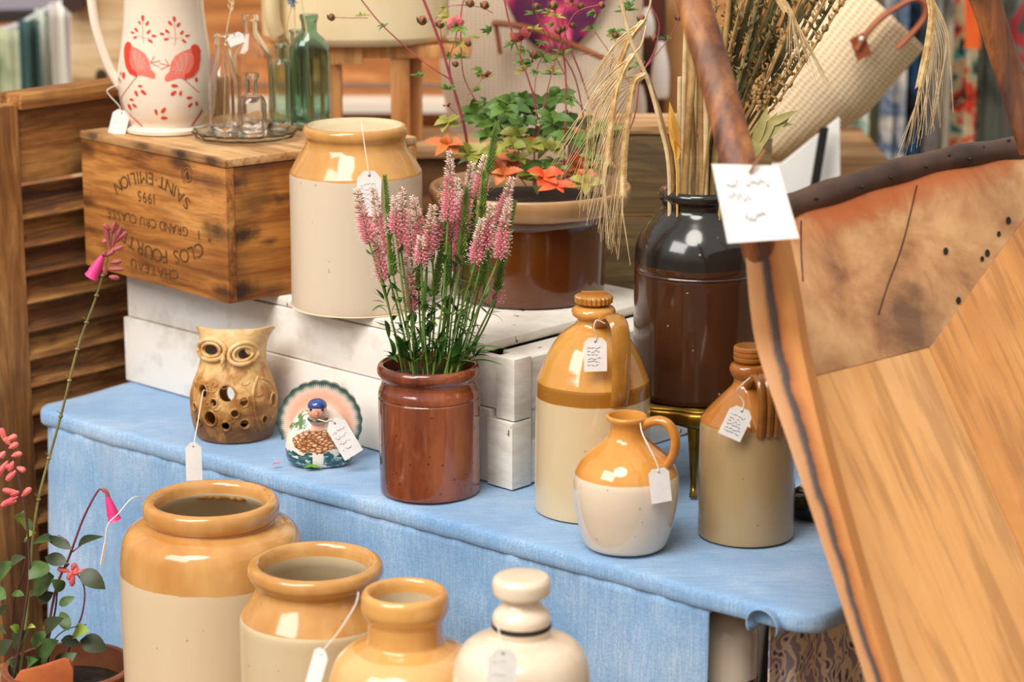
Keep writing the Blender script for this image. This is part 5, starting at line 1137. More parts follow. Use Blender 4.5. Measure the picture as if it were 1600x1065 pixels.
panel('dark_beam', 'dark beam under the lavender-grey ledge', 'beam', [(-40, 42), (-40, 20), (80, 17), (60, 30)], 5.15, plain('beam_dark', '2e2824', 0.8), 0.05)
RF = [(1296, 1330, 'pale fabric strip nearest the straw basket', pat('g1', ['e9e4da', 'c8b8a2', 'e88a78'], 10)),
      (1326, 1360, 'white fabric with orange and mint flecks', pat('g2', ['f0ece6', 'e8785e', 'a8c8b4', 'efe9e0', 'f4f0ea'], 16)),
      (1356, 1392, 'beige fabric strip on the right rail', pat('g3', ['c2ab8c', 'b29878', '8a9a6a'], 10, (1, 1, .4))),
      (1386, 1418, 'light blue-grey fabric behind the drooping barley head', pat('g4', ['a8b4b8', '3c5a80', 'cfc8bc'], 12)),
      (1412, 1440, 'deep navy and black fabric behind the drooping barley head', pat('g5', ['14161a', '1c2c40', '2c5a86', '14161a'], 7)),
      (1434, 1462, 'dark blue fabric with pale edge', pat('g6', ['1e3c62', '16181c', 'a9b4bc'], 8)),
      (1458, 1490, 'grey-beige striped fabric on the right rail', pat('g7', ['9aa4a8', '5a5048', 'b8ac98'], 12, (1, 1, .3))),
      (1488, 1528, 'patterned fabric of teal, cream and black with an orange top', pat('g8', ['1c1a14', '5a9a94', 'd8c49c', 'c8b088', 'd8442c', '2c2a20', 'e6d4b0'], 15)),
      (1522, 1546, 'teal and cream leaf-print fabric', pat('g9', ['4c9a98', 'd8c8a4', 'efe0c4', '20302a'], 14)),
      (1542, 1580, 'dark olive-grey fabric beside the trug handle', pat('g10', ['3a3c34', '585a50'], 6)),
      (1576, 1640, 'grey fabric with red spots at the far right', pat('g11', ['5a6058', '787e74', 'b83a44', '50564e'], 9))]
for i, (x0, x1, lab, m) in enumerate(RF): fabric('hanging_fabric', lab, x0 - 3, x1 + 3, -30, 330, 4.95 + 0.04 * (i % 3), m, 'fabrics on the right rail')
panel('orange_swatch', 'bright orange and red swatch above the teal patterned fabric', 'fabric', [(1508, 76), (1508, -20), (1532, -20), (1532, 76)], 4.88, pat('g12', ['f0a028', 'e86a20', 'd83a1c'], 6, (1, 1, .3)), 0.004)
tw = mottled('tent_cloth', 'b9bdb8', 'dcdcd6', 1.5, 0.9)
MB().box((1.9, 5.5, 0.4), (2.4, 0.02, 2.4)).build('wall_tent', tw)['kind'] = 'structure'
rr2 = MB().tube([aty(1290, -34, 5.0), aty(1660, -34, 5.0)], 0.008, 10).build('clothes_rail', plain('rail_metal', '8a8a88', 0.3, Metallic=1.0), None); tag(rr2, 'metal rail carrying the bright fabrics behind the trug', 'rail')
for x_ in (1290, 1660):
    p_ = aty(x_, -34, 5.0); MB().tube([p_, (p_.x, p_.y, FLOORZ)], 0.008, 10).build('upright', MATS['rail_metal'], rr2)
# ---------------------------------------------------------------- pink veronica in the red-brown pot
YP = axP.b.y; ptop = axP.z(588)
pinkf = plain('floret_pink', 'f2a0ae', 0.6); palef = plain('floret_pale', 'fae0d8', 0.6); budf = plain('floret_bud', 'a58a62', 0.7)
grn = mottled('spike_green', '557530', '93ac54', 60, 0.6); stemg = mottled('stem_green', '4c6a2a', '7d9a4a', 30, 0.5); leafg = mottled('leaf_green', '27501c', '4f7f30', 20, 0.4)
ver = empty('flowering_plant', axP.b + Vector((0, 0, axP.z(589))), 'veronica plant with pink and green flower spikes in the red-brown pot', 'plant')
VO = ver.location
SP = [(45, 290, 95, 510, 'p'), (110, 285, 150, 560, 'p'), (115, 450, 150, 660, 'p'), (225, 290, 222, 550, 'p'), (255, 370, 262, 560, 'p'), (268, 320, 322, 575, 'p'), (345, 355, 325, 560, 'p'),
      (243, 560, 265, 780, 'p'), (415, 145, 405, 420, 'p'), (445, 250, 400, 520, 'p'), (500, 190, 450, 500, 'p'), (555, 160, 515, 330, 'p'), (662, 248, 600, 440, 'p'), (580, 350, 550, 530, 'p'), (648, 330, 605, 570, 'p'), (540, 410, 512, 590, 'p'),
      (445, 400, 436, 620, 'p'), (298, 480, 300, 590, 'p'), (612, 660, 592, 745, 'p'), (395, 380, 345, 520, 'p'), (470, 300, 420, 480, 'p'), (195, 320, 200, 470, 'p'),
      (155, 240, 190, 640, 'g'), (600, 25, 565, 230, 'g'), (480, 285, 460, 560, 'g'), (548, 220, 540, 420, 'g'), (400, 395, 350, 720, 'g'), (634, 340, 530, 680, 'g'), (672, 340, 598, 700, 'g'), (408, 510, 400, 680, 'g'), (290, 590, 290, 700, 'g'), (515, 330, 480, 600, 'g')]
rnd = random.Random(11)
for i, (x0, y0, x1, y1, ty) in enumerate(SP):
    a = (540 + x0 / 2.536, 180 + y0 / 2.536); b = (540 + x1 / 2.536, 180 + y1 / 2.536); dY = rnd.uniform(-0.05, 0.045)
    tip = aty(*a, YP + dY) - VO; bot = aty(*b, YP + dY * 0.8) - VO
    root = Vector(((b[0] - 672) * 0.42 * 0.00081 + rnd.uniform(-.006, .006), dY * 0.6, 0.0))
    st = MB().tube(cr([tuple(root), tuple(root.lerp(bot, 0.5) + Vector((rnd.uniform(-.004, .004), 0, 0))), tuple(bot), tuple(bot.lerp(tip, .5) + Vector((rnd.uniform(-.002, .002), 0, 0))), tuple(tip)], 5), [0.0013] * 11 + [0.0010, 0.0009, 0.0008, 0.0007, 0.0007, 0.0006, 0.0005, 0.0004, 0.0003, 0.0002], 6)
    L = (tip - bot).length; ax_ = (tip - bot).normalized(); u_ = ax_.orthogonal().normalized(); v_ = ax_.cross(u_)
    n = int(L / 0.0031) * 7
    sp = MB() if ty == 'g' else MB()
    for j in range(n):
        k = j / n; q = j * 2.39996; c = bot + (tip - bot) * k; d = u_ * math.cos(q) + v_ * math.sin(q)
        if ty == 'g':
            Lf = 0.0074 * (1 - 0.55 * k); sp.cur = 0; sp.drop(c, c + d * Lf + ax_ * Lf * .9, 0.0014 * (1 - .4 * k))
        else:
            Lf = 0.0118 * min(1, .55 + k * 4) * (1 - 0.55 * k ** 1.5) * rnd.uniform(.8, 1.15); sp.cur = 0 if k < 0.60 + rnd.uniform(-.15, .15) else 1
            if k > .45 and rnd.random() < .25: sp.cur = 2
            sp.drop(c + d * 0.0008, c + d * Lf + ax_ * Lf * .35, 0.00150 * (1 - .25 * k))
            if k < 0.5: 
                sp.cur = 1; e_ = c + d * Lf; sp.drop(e_, e_ + d * 0.003 + ax_ * rnd.uniform(-.002, .003), 0.0004)
    st_o = st.build('stem', stemg, ver)
    o = sp.build('flower_spike', [grn] if ty == 'g' else [pinkf, palef, budf], st_o, smooth=False)
    if ty == 'g': o['label'] = 'green unopened spike'
    # narrow leaves up the stem
    lv = MB()
    for j in range(rnd.randint(6, 9)):
        k = rnd.uniform(0.15, 0.95); c = root.lerp(bot, k); an = rnd.uniform(0, 2 * PI); d = Vector((math.cos(an), math.sin(an) * .7, rnd.uniform(-.1, .9))).normalized(); l_ = rnd.uniform(0.016, 0.032)
        lv.leaf(c, c + d * l_, rnd.uniform(.004, .007), curl=rnd.uniform(-.1, .25))
    lv.build('stem_leaves', leafg, st_o)
for (x0, y0, x1, y1, w_) in [(700, 565, 793, 545, 11), (715, 572, 790, 572, 8), (735, 560, 776, 548, 9), (660, 575, 625, 540, 9), (640, 560, 608, 535, 10), (615, 560, 606, 525, 10), (650, 560, 665, 520, 10), (690, 562, 700, 520, 10), (720, 560, 745, 530, 10), (610, 480, 580, 487, 6), (608, 530, 601, 500, 6), (765, 490, 786, 503, 5),
                            (628, 560, 640, 530, 12), (620, 565, 598, 548, 11), (655, 572, 640, 535, 12), (685, 572, 672, 530, 12), (712, 570, 722, 528, 12), (728, 566, 765, 556, 12), (700, 572, 742, 566, 11), (665, 574, 690, 560, 11), (636, 568, 612, 520, 10), (742, 560, 770, 538, 9), (680, 565, 708, 500, 9), (650, 560, 632, 500, 9), (720, 560, 735, 500, 9), (675, 570, 690, 548, 12), (705, 568, 735, 556, 10), (600, 556, 622, 566, 9), (645, 570, 615, 555, 12), (740, 556, 752, 520, 9)]:
    Yl = YP + rnd.uniform(-0.055, -0.01); a = aty(x0, y0, YP - 0.02) - VO; a.z = max(a.z, 0.001); b = aty(x1, y1, Yl) - VO
    MB().leaf(a, b, w_ * 0.0009 * 1.15, curl=0.12).build('leaf', leafg, ver)

# ---------------------------------------------------------------- potentilla in the planter bowl
YL_ = axL.b.y; po = empty('flowering_plant', axL.b + Vector((0, 0, axL.z(311))), 'red-stemmed potentilla with pink flowers and buds in the brown planter bowl', 'plant'); PO = po.location
stemr = mottled('stem_red', '8a2c34', 'b4545a', 20, 0.5); budm = mottled('bud_red', '7a3a2c', 'a8604a', 60, 0.6); petal = plain('petal_rose', 'f4858c', 0.5); eyec = plain('flower_eye', '6a1428', 0.5)
lg1 = mottled('leaf_mid', '3c5c1c', '6b8c34', 12, 0.5); lg2 = mottled('leaf_yellow', '7a842c', 'aca24a', 14, 0.5); lg3 = mottled('leaf_orange', 'b8502a', 'dd8a4a', 14, 0.5); lg4 = mottled('leaf_redorange', 'd43a1e', 'f06a38', 14, 0.5)
def Q(px, py, d=0.0): return aty(px, py, YL_ + d) - PO
STEMS = [([(735, 300), (728, 212), (705, 125), (685, 60), (660, -5)], .0022, 0.02), ([(705, 125), (660, 95), (600, 42), (565, 0), (545, -30)], .0010, 0.02), ([(575, 28), (545, 28), (520, 27)], .0006, 0.02),
      ([(708, 135), (702, 95), (712, 60), (713, 42)], .0009, -.01), ([(700, 110), (690, 60), (688, 42)], .0006, 0.0), ([(835, 290), (835, 225), (836, 160), (800, 50), (786, -10)], .0013, 0.0), ([(838, 225), (858, 130), (880, 60), (900, 20), (935, 8)], .0009, -.03),
      ([(880, 290), (882, 240), (884, 120), (872, 40), (860, -20)], .0014, -.02), ([(884, 120), (855, 60), (838, 20), (830, -10)], .0007, .0), ([(925, 170), (905, 110), (885, 60), (880, 20), (905, -20)], .0012, .02), ([(884, 130), (920, 175), (950, 120), (962, 60)], .0007, .03),
      ([(935, 300), (915, 200), (898, 120), (868, 70), (845, 30)], .0011, .03), ([(750, 168), (725, 120), (720, 60), (722, 10), (735, -20)], .0009, .04), ([(838, 155), (815, 95), (815, 62)], .0007, -.03), ([(730, 150), (752, 125), (760, 118)], .0005, -.02),
      ([(715, 180), (705, 170), (700, 163)], .0006, -.03), ([(1005, 110), (1022, 80), (1030, 40), (1018, 10), (1010, -20)], .0009, -.06), ([(1005, 110), (1045, 60), (1060, 30)], .0007, -.06), ([(920, 290), (985, 200), (1000, 120), (1008, 95)], .0010, -.04), ([(905, 85), (950, 90), (985, 130), (930, 50)], .0006, 0),
      ([(860, 70), (840, 105), (835, 150)], .0006, .02), ([(770, 20), (745, 10), (700, 10), (680, 30)], .0006, .03), ([(850, 290), (800, 240), (790, 190)], .001, .0), ([(790, 180), (790, 240), (822, 290)], .001, .0), ([(860, 290), (815, 250), (810, 215)], .001, -.03)]
for pts, r, d in STEMS:
    MB().tube(cr([tuple(Q(x, y, d)) for x, y in pts], 6), r, 6).build('stem', stemr, po)
for px, py, s in [(518, 27, 7), (660, 32, 9), (688, 38, 8), (732, 68, 6), (712, 100, 6), (873, 48, 7), (835, 86, 8), (940, 8, 7), (865, 8, 9), (1022, 60, 7), (1003, 30, 8), (838, 10, 7), (735, 5, 8), (880, 44, 6), (962, 55, 6), (895, 40, 6), (908, 10, 7), (1060, 28, 6), (758, 8, 8)]:
    d = -0.02; c = Q(px, py, d); r = s * .0009 * .75
    bd_ = MB().ball(c, (r, r, r * 1.1), 10, 8).build('flower_bud', budm, po)
    sp_ = MB()
    for j in range(5): q = j * 2 * PI / 5; sp_.leaf(c + Vector((0, 0, -r)), c + Vector((r * 1.5 * math.cos(q), r * 1.5 * math.sin(q), r * .9)), r * .9, up=(math.cos(q), math.sin(q), 0))
    sp_.build('sepals', leafg, bd_)
for px, py, s, tl in [(712, 38, 15, .3), (814, 58, 19, .9), (760, 117, 11, 1.2), (700, 164, 9, 1.4), (893, 0, 14, .3), (783, 187, 5, .5)]:
    c = Q(px, py, -0.04); r = s * .0009; R = Matrix.Rotation(tl, 3, 'X') @ Matrix.Rotation(.3, 3, 'Z'); fm = MB()
    for j in range(5):
        q = j * 2 * PI / 5; d = R @ Vector((math.cos(q), 0.3, math.sin(q))); fm.leaf(c, c + d * r, r * 1.0, up=R @ Vector((0, -1, 0)), curl=.12, fold=.1)
    f_ = fm.build('flower', petal if px != 783 else palef, po); MB().ball(c + R @ Vector((0, -.001, 0)), r * .22, 8, 6).build('flower_eye', eyec, f_)
rl_ = random.Random(44)
def palm(px, py, s, m, d, n=5, rot=0.0, spread=2 * PI, flat=0.55, name='leaf'):
    c = Q(px, py, d); mb = MB()
    for j in range(n):
        big = s > 23; q = rot + (spread if big else 3.6) * (j + rl_.uniform(-.3, .3)) / n; v = Vector((math.cos(q), -0.35 + .3 * math.sin(q) + rl_.uniform(-.3, .3), math.sin(q) * flat * rl_.uniform(.7, 1.1))) * rl_.uniform(.65, 1.15); mb.leaf(c, c + v * s * .0009, s * .0009 * (rl_.uniform(.42, .62) if big else .26), up=(rl_.uniform(-.4, .4), -.7, .7), curl=rl_.uniform(-.05, .25), fold=rl_.uniform(.1, .5), serr=.16 if big else 0, n=14 if big else 7)
    return mb.build(name, m, po)
rnd = random.Random(3)
rq = random.Random(77); extra = []
for i_ in range(46):
    x_ = rq.gauss(845, 62); y_ = rq.uniform(150, 300); x_ = min(965, max(700, x_)); m_x = lg1 if y_ < 225 else rq.choice([lg1, lg2, lg3, lg3, lg2, lg4])
    extra.append((x_, y_, rq.uniform(20, 36), m_x, rq.uniform(-.07, .07), rq.uniform(0, 3)))
for i_ in range(26): extra.append((rq.uniform(690, 1000), rq.uniform(0, 150), rq.uniform(12, 22), rq.choice([lg1, lg2, lg1]), rq.uniform(-.05, .05), rq.uniform(0, 3)))
for px, py, s, m, d, rot in extra + [(757, 186, 42, lg1, .03, .2), (745, 175, 38, lg1, .05, 1.5), (800, 165, 40, lg1, .02, .9), (850, 160, 44, lg1, .04, 0), (868, 150, 36, lg1, .02, .6), (870, 200, 40, lg1, .04, .2), (895, 215, 36, lg1, .0, .3), (820, 190, 30, lg1, -.01, .5), (905, 190, 32, lg1, .05, 1), (920, 225, 36, lg1, .03, .2),
                             (735, 240, 36, lg2, -.03, .9), (720, 232, 30, lg2, -.02, 1.3), (808, 210, 30, lg2, -.03, .4), (860, 232, 30, lg2, -.02, .2), (830, 225, 28, lg2, -.04, .8), (945, 200, 34, lg2, .04, 1.2), (700, 190, 30, lg2, .0, .8), (865, 110, 16, lg2, .0, .2), (820, 110, 18, lg2, -.01, 1), (745, 60, 14, lg2, .01, .5), (815, 100, 16, lg1, 0, 0), (862, 95, 22, lg2, .02, .4), (880, 85, 22, lg1, 0, 1),
                             (775, 240, 36, lg3, .0, .5), (800, 258, 38, lg3, .02, .1), (812, 222, 22, lg4, .0, 1.2), (850, 275, 32, lg4, -.07, .25), (870, 290, 26, lg4, -.08, 1.1), (900, 262, 26, lg3, .0, .4), (780, 265, 34, lg3, -.01, 1), (940, 250, 30, lg3, .02, .7), (915, 275, 24, lg3, -.03, 0), (790, 215, 24, lg3, .03, 1),
                             (655, 118, 14, lg1, 0, .2), (700, 140, 20, lg1, -.01, .1), (750, 140, 16, lg1, .0, .9), (565, 25, 14, lg2, .02, .3), (960, 50, 18, lg1, -.02, .2), (1000, 100, 14, lg1, -.05, 1), (925, 45, 18, lg1, 0, .5), (720, 90, 16, lg1, .02, .3), (835, 45, 16, lg2, 0, .3), (860, 20, 16, lg2, 0, .9), (1040, 60, 12, lg1, -.05, .2), (600, 42, 12, lg1, .02, 1.1)]:
    palm(px, py, s, m, d, 5, rot)

# ---------------------------------------------------------------- dried stalks in the dark crock
K = Vector((KB.x, KB.y, KT - 0.004))
strawm = mottled('straw', 'c9a878', 'e6cfa4', 40, 0.6); strawd = mottled('straw_dark', '8f6c3c', 'c09a60', 30, 0.65); driedg = mottled('dried_green', '5a5028', '928050', 40, 0.7); driedd = mottled('dried_dark', '3a3a20', '6a6236', 30, 0.7); barl = mottled('barley', 'c29a5c', 'ecd2a0', 90, 0.6)
def KP(px, py, d=0.0): return aty(px, py, K.y + d)
def obj_at(mb, name, m, base, label, cat, group=None):
    mb.v = [tuple(Vector(v) - base) for v in mb.v]; o = mb.build(name, m, None); o.location = base; return tag(o, label, cat, group)
rnd = random.Random(21)
mouth = lambda px, d: KP(px, 292, d) - Vector((0, 0, 0.16))
for i, (x0, x1, y1, r) in enumerate([(1068, 1086, 60, 6), (1076, 1098, 30, 5.5), (1088, 1112, 10, 5), (1095, 1090, -10, 5), (1062, 1074, -20, 4), (1104, 1126, 40, 5), (1112, 1140, -10, 4.5), (1058, 1062, 120, 3.5), (1122, 1150, 20, 4.5), (1084, 1076, 60, 4), (1100, 1104, 100, 5.5), (1128, 1160, -10, 4)]):
    d = -0.03 + 0.06 * ((i * 5) % 7) / 6; b = mouth(x0, d); p1 = KP(x0 + 2, 280, d); p2 = KP(x1, y1, d)
    mb = MB().tube([b, p1, p1.lerp(p2, .5), p2], r * .00082, 10); obj_at(mb, 'dried_straw', strawm if i % 3 else strawd, b, 'smooth pale straw standing upright in the dark crock', 'dried stem', 'pale straws in the dark crock')
mb = MB().tube(cr([tuple(mouth(1046, -.03)), tuple(KP(1046, 278, -.03)), tuple(KP(1030, 190, -.03)), tuple(KP(1012, 125, -.03)), tuple(KP(985, 60, -.03)), tuple(KP(966, -20, -.03))], 6), 0.0026, 8); obj_at(mb, 'dried_straw', strawm, mouth(1046, -.03), 'greenish straw arching left from the dark crock', 'dried stem')
mb = MB().tube(cr([tuple(mouth(1052, -.02)), tuple(KP(1052, 278, -.02)), tuple(KP(1038, 200, -.02)), tuple(KP(1015, 125, -.02)), tuple(KP(1005, 112, -.02))], 6), 0.0019, 8); obj_at(mb, 'dried_straw', strawd, mouth(1052, -.02), 'brown bent straw carrying a drooping barley head left of the crock', 'dried stem')
yl = plain('yellow_leaf', 'e0a848', 0.6); b = mouth(1062, -.04)
mb = MB(); mb.tube([b, KP(1058, 270, -.04), KP(1052, 220, -.04)], 0.0015, 6); mb.leaf(KP(1060, 250, -.04), KP(1046, 158, -.04), 0.013, up=(0, -1, 0), curl=-.05); mb.leaf(KP(1070, 240, -.04), KP(1048, 165, -.045), 0.011, up=(-1, -.4, 0), curl=.12); obj_at(mb, 'yellow_leaf', yl, b, 'curling yellow dried leaf at the mouth of the dark crock', 'leaf')
# brown-green seed stalks fanning to the right
fan = [(1100, 250, 1168, -30, 5, 0), (1110, 250, 1180, -30, 6, 1), (1116, 250, 1205, -30, 6, 0), (1120, 255, 1222, -30, 7, 1), (1122, 255, 1240, -30, 6, 2), (1126, 255, 1262, -30, 7, 0), (1130, 260, 1290, -30, 6, 2), (1134, 260, 1318, -25, 6, 2), (1138, 262, 1325, -10, 4, 0), (1106, 250, 1140, -30, 5, 0), (1112, 252, 1158, -30, 5, 2), (1118, 252, 1192, -30, 6, 2), (1128, 258, 1250, -30, 7, 1), (1132, 260, 1305, -30, 5, 0), (1096, 250, 1120, -30, 4, 0), (1136, 262, 1275, -30, 5, 1), (1114, 250, 1215, -30, 6, 0), (1124, 256, 1232, -30, 6, 0), (1108, 250, 1150, -30, 6, 1), (1120, 252, 1198, -30, 6, 1)]
for i, (x0, y0, x1, y1, w_, ty) in enumerate(fan):
    d = -0.035 + 0.08 * ((i * 7) % 11) / 10; b = mouth(x0, d * .6); p0 = KP(x0, 275, d * .7); p1 = KP(x1, y1, d); mid = p0.lerp(p1, .5) + Vector((rnd.uniform(-.006, .006), 0, 0))
    mb = MB(); path = cr([tuple(b), tuple(p0), tuple(mid), tuple(p1)], 8); mb.tube(path, w_ * .00038, 6)
    m = [strawd, driedd, driedg][ty]
    for j in range(60 if ty != 1 else 26):   # ragged seed husks / long blades
        k = rnd.uniform(.35, 1); c = p0.lerp(p1, k); dv = Vector((rnd.uniform(-1, 1), rnd.uniform(-.7, .7), rnd.uniform(.4, 1.3))).normalized(); l_ = rnd.uniform(.006, .014) if ty != 1 else rnd.uniform(.02, .05)
        if ty == 1: dv = (dv * .25 + (p1 - p0).normalized()).normalized(); mb.leaf(c, c + dv * l_, .006, up=(0, -1, 0), curl=.05)
        elif j % 2: mb.drop(c, c + dv * l_, .0016)
        else: mb.leaf(c, c + dv * l_, .004, up=(rnd.uniform(-1, 1), -1, 0), curl=.3, n=4)
    obj_at(mb, 'dried_seed_stalk', m, b, 'ragged brown seed stalk fanning right from the dark crock' if ty != 1 else 'dark leafy dried stalk in the fan above the crock', 'dried stem', 'seed stalks in the dark crock' if ty != 1 else 'leafy stalks in the dark crock')
mb = MB(); b = mouth(1118, -.05)
mb.tube([b, KP(1130, 270, -.05), KP(1180, 215, -.06)], .0016, 6)
for (x0, y0, x1, y1, w_) in [(1175, 240, 1215, 175, 18), (1180, 225, 1235, 182, 16), (1175, 235, 1200, 165, 15), (1190, 200, 1248, 172, 12), (1195, 195, 1240, 195, 10), (1170, 250, 1195, 200, 20)]: mb.leaf(KP(x0, y0, -.06), KP(x1, y1, -.06), w_ * .00085, up=(0, -1, .3), curl=.08)
obj_at(mb, 'dried_leaf', mottled('dried_leaf', '7f7a40', 'a89c60', 25, 0.6), b, 'crumpled olive-green dried leaf hanging behind the trug handle', 'leaf')
for px, py, lbl in ((1186, 142, 'lumpy brown seed head low among the dark stalks'),):
    b = KP(px + 2, 172, -.05); mb = MB()
    for j in range(60): a = rnd.uniform(0, 2 * PI); h = rnd.uniform(0, 1); r = .010 * math.sin(PI * (h * .85 + .1)); c = b + Vector((r * math.cos(a), r * math.sin(a), h * .042)); mb.ball(c, .0026, 5, 4)
    mb.tube([mouth(1112, -.04), KP(1130, 270, -.05), b], .0015, 6)
    obj_at(mb, 'seed_head', strawd, b.copy(), lbl, 'dried stem')
# barley heads
def barley(head, stalk, lab, awn_ends, Yd, w_=.0042):
    hp = [KP(*p, Yd) for p in head]; path = [Vector(q) for q in cr([tuple(p) for p in hp], 8)]
    e = empty('barley_stalk', path[0], lab, 'barley', None); E0 = path[0]
    if stalk: MB().tube([Vector(q) - E0 for q in cr([tuple(KP(*p, Yd)) for p in stalk], 6)], .0014, 6).build('stem', strawm, e)
    hm = MB(); L = len(path)
    for i in range(L - 1):
        c = path[i]; t_ = (path[i + 1] - c).normalized(); sd = t_.cross(Vector((0, 1, 0))).normalized()
        for s_ in (-1, 1, 0):
            for hh in (0, .5):
                cc_ = c.lerp(path[i + 1], hh); hm.drop(cc_ - E0, cc_ + t_ * .0105 + sd * s_ * w_ + Vector((0, -.003 if s_ == 0 else 0, 0)) - E0, .0021)
    hm.build('grain_head', barl, e); am = MB(); rn = random.Random(len(lab))
    (ax0, ay0), (ax1, ay1) = awn_ends; right = ax0 > head[0][0]
    for i in range(34):
        k = (i + .5) / 34; c = path[int(k * (L - 1))]; s_ = min(1, max(0, k + rn.uniform(-.25, .25))); en = KP(ax0 + (ax1 - ax0) * s_, ay0 + (ay1 - ay0) * s_ + rn.uniform(-14, 14), Yd + rn.uniform(-.02, .02))
        d_ = (en - c).length; t0 = (path[min(L - 1, int(k * (L - 1)) + 2)] - c).normalized(); out = Vector((1 if right else -1, 0, .35)) * (.22 * (1 - k)); m1 = c + (t0 * .8 + out).normalized() * d_ * .33; m2 = c.lerp(en, .68) + (m1 - c.lerp(en, .33)) * .55
        am.tube([Vector(q) - E0 for q in cr([tuple(c), tuple(m1), tuple(m2), tuple(en)], 5)], [.00065 - .00003 * j for j in range(16)], 4)
    am.build('awns', strawm, e); return e
barley([(992, 82), (975, 110), (962, 150), (955, 200), (950, 250)], [(1010, 40), (1002, 70), (992, 82)], 'barley head drooping over the planter, the further left of the pair', [(862, 250), (965, 400)], -.05)
barley([(1010, 114), (992, 130), (982, 180), (976, 235), (974, 300)], None, 'barley head on the bent straw, drooping close to the dark crock', [(905, 330), (985, 415)], -.04)
barley([(1008, 30), (985, 60), (968, 100)], [(1020, -20), (1015, 10), (1008, 30)], 'small blurred barley head at the top beside the tote', [(905, 150), (940, 190)], .02)
barley([(1452, -12), (1456, 20), (1452, 60), (1444, 100), (1438, 128)], [(1430, -60), (1448, -35), (1452, -12)], 'barley head hanging in front of the bright fabrics', [(1490, 180), (1400, 245)], -.08, .005)
barley([(1210, -15), (1218, 0), (1224, 10)], [(1190, -50), (1200, -35), (1210, -15)], 'barley head at the top edge with awns across the straw basket', [(1228, 85), (1300, 130)], -.07)
mb = MB(); rn = random.Random(2)
for j in range(22):
    a = KP(1300 + rn.uniform(-10, 60), -15, -.06); b_ = KP(1340 + rn.uniform(0, 80), rn.uniform(60, 130), -.06); mb.tube([a, a.lerp(b_, .5) + Vector((.003, 0, 0)), b_], .0005, 4)
E0 = KP(1320, -20, -.06)
# sprigs in the bottles
for lab, pts, r in (('dried barley stem standing in the clear milk bottle', [(350, 190), (352, 120), (353, 60), (360, 20), (366, -20)], 3.41), ('thin dried stem arching from the big green bottle', [(486, 150), (480, 60), (476, 30), (468, -15)], 3.46), ('thin dried stem standing in the narrow green bottle', [(464, 150), (461, 60), (460, 20), (459, -15)], 3.50), ('curved dried stem leaning left from the narrow green bottle', [(466, 120), (452, 60), (448, 40), (457, 5)], 3.505)):
    P_ = [aty(x, y, r) for x, y in pts]; mb = MB().tube(cr([tuple(p) for p in P_], 6), .0011, 6)
    if 'milk' in lab:
        for j in range(10): c = P_[3].lerp(P_[4], j / 10); mb.drop(c, c + Vector(((-1) ** j * .005, 0, .010)), .0018)
    if 'arching' in lab: pass
    obj_at(mb, 'dried_sprig', strawm, P_[0], lab, 'dried stem')
mb = MB()
for j in range(50): a = rnd.uniform(0, 2 * PI); b = rnd.uniform(-1, 1); s_ = math.sqrt(1 - b * b); c = aty(457, 2, 3.5); mb.drop(c, c + Vector((s_ * math.cos(a), s_ * math.sin(a), b)) * .009, .0015)
obj_at(mb, 'thistle_head', mottled('thistle', '6a7088', '9aa0b0', 50, .7), aty(457, 2, 3.5), 'small grey-blue thistle head above the narrow green bottle', 'flower')
price_tag('white price tag hung round the neck of the clear milk bottle', (366, 54), 26, 18, 3.37, [(352, 66, 3.383), (358, 58, 3.378), (364, 54, 3.372)], tilt=-0.35, yaw=0.2, lines=1, inkm=inkl, chamfer=.2)

# ---------------------------------------------------------------- planter and salvia lower left
YS = 2.96; axW = Ax(58, 0, BZ, YS); pc = mottled('terracotta', '6e3a22', '8f5230', 12, 0.7); 
kW = mpp(Vector((axW.b.x, YS, -.25))); hW = 0.085
eW = empty('terracotta_planter', axW.b, 'dark terracotta planter at the lower left with salvia growing in it', 'planter')
Rw = 103 * kW; MB().lathe([(0, 0), (Rw * .75, 0), (Rw * .93, hW - .02), (Rw, hW - .018), (Rw, hW - .002), (Rw * .98, hW), (Rw * .9, hW), (Rw * .88, hW - .02), (Rw * .72, 0.012), (0, 0.012)], 72).build('body', pc, eW)
MB().lathe([(Rw * .86, hW - .03), (Rw * .4, hW - .026), (0, hW - .024)], 40).build('soil', MATS['soil'], eW)
sh_ = empty('terracotta_shard', aty(66, 1056, YS - .06), 'curved orange terracotta shard stuck in the front of the lower left planter', 'shard')
pp = [(24, 1100), (22, 1062), (30, 1050), (62, 1042), (98, 1030), (108, 1032), (114, 1045), (114, 1100)]; P_ = [aty(x, y, YS - .055) - sh_.location for x, y in pp]; n = len(P_)
mbs = MB().add(P_ + [p + Vector((0, .009, 0)) for p in P_], [tuple(range(n))[::-1], tuple(range(n, 2 * n))] + [(i, (i + 1) % n, n + (i + 1) % n, n + i) for i in range(n)]); mbs.build('blade', mottled('orange_clay', 'a8562c', 'c9713c', 12, .6), sh_, bev=.0015)
sv = empty('salvia_plant', axW.b + Vector((0, 0, hW - .025)), 'salvia plant with coral pink flowers and tall stems in the lower left planter', 'plant'); SO = sv.location
def SQ(px, py, d=0.0): return aty(px, py, YS + d) - SO
sdk = mottled('stem_dark', '3a2420', '5c3a34', 20, .6); sol = mottled('stem_olive', '6a6434', '8f8650', 20, .6); smg = mottled('stem_maroon', '6a2a38', '8a4450', 20, .6)
cor = mottled('salvia_coral', 'd8505a', 'f08078', 40, .5); hot = plain('salvia_hot_pink', 'ea3c84', .5); calyx = mottled('calyx', '8a3440', 'b86058', 40, .6)
sgl = mottled('salvia_leaf', '2c4420', '5a7838', 20, .5); sgy = mottled('salvia_leaf_bright', '7f9a34', 'a2b44c', 20, .5); sgd = mottled('salvia_leaf_dark', '26301c', '3f4a2a', 20, .5)
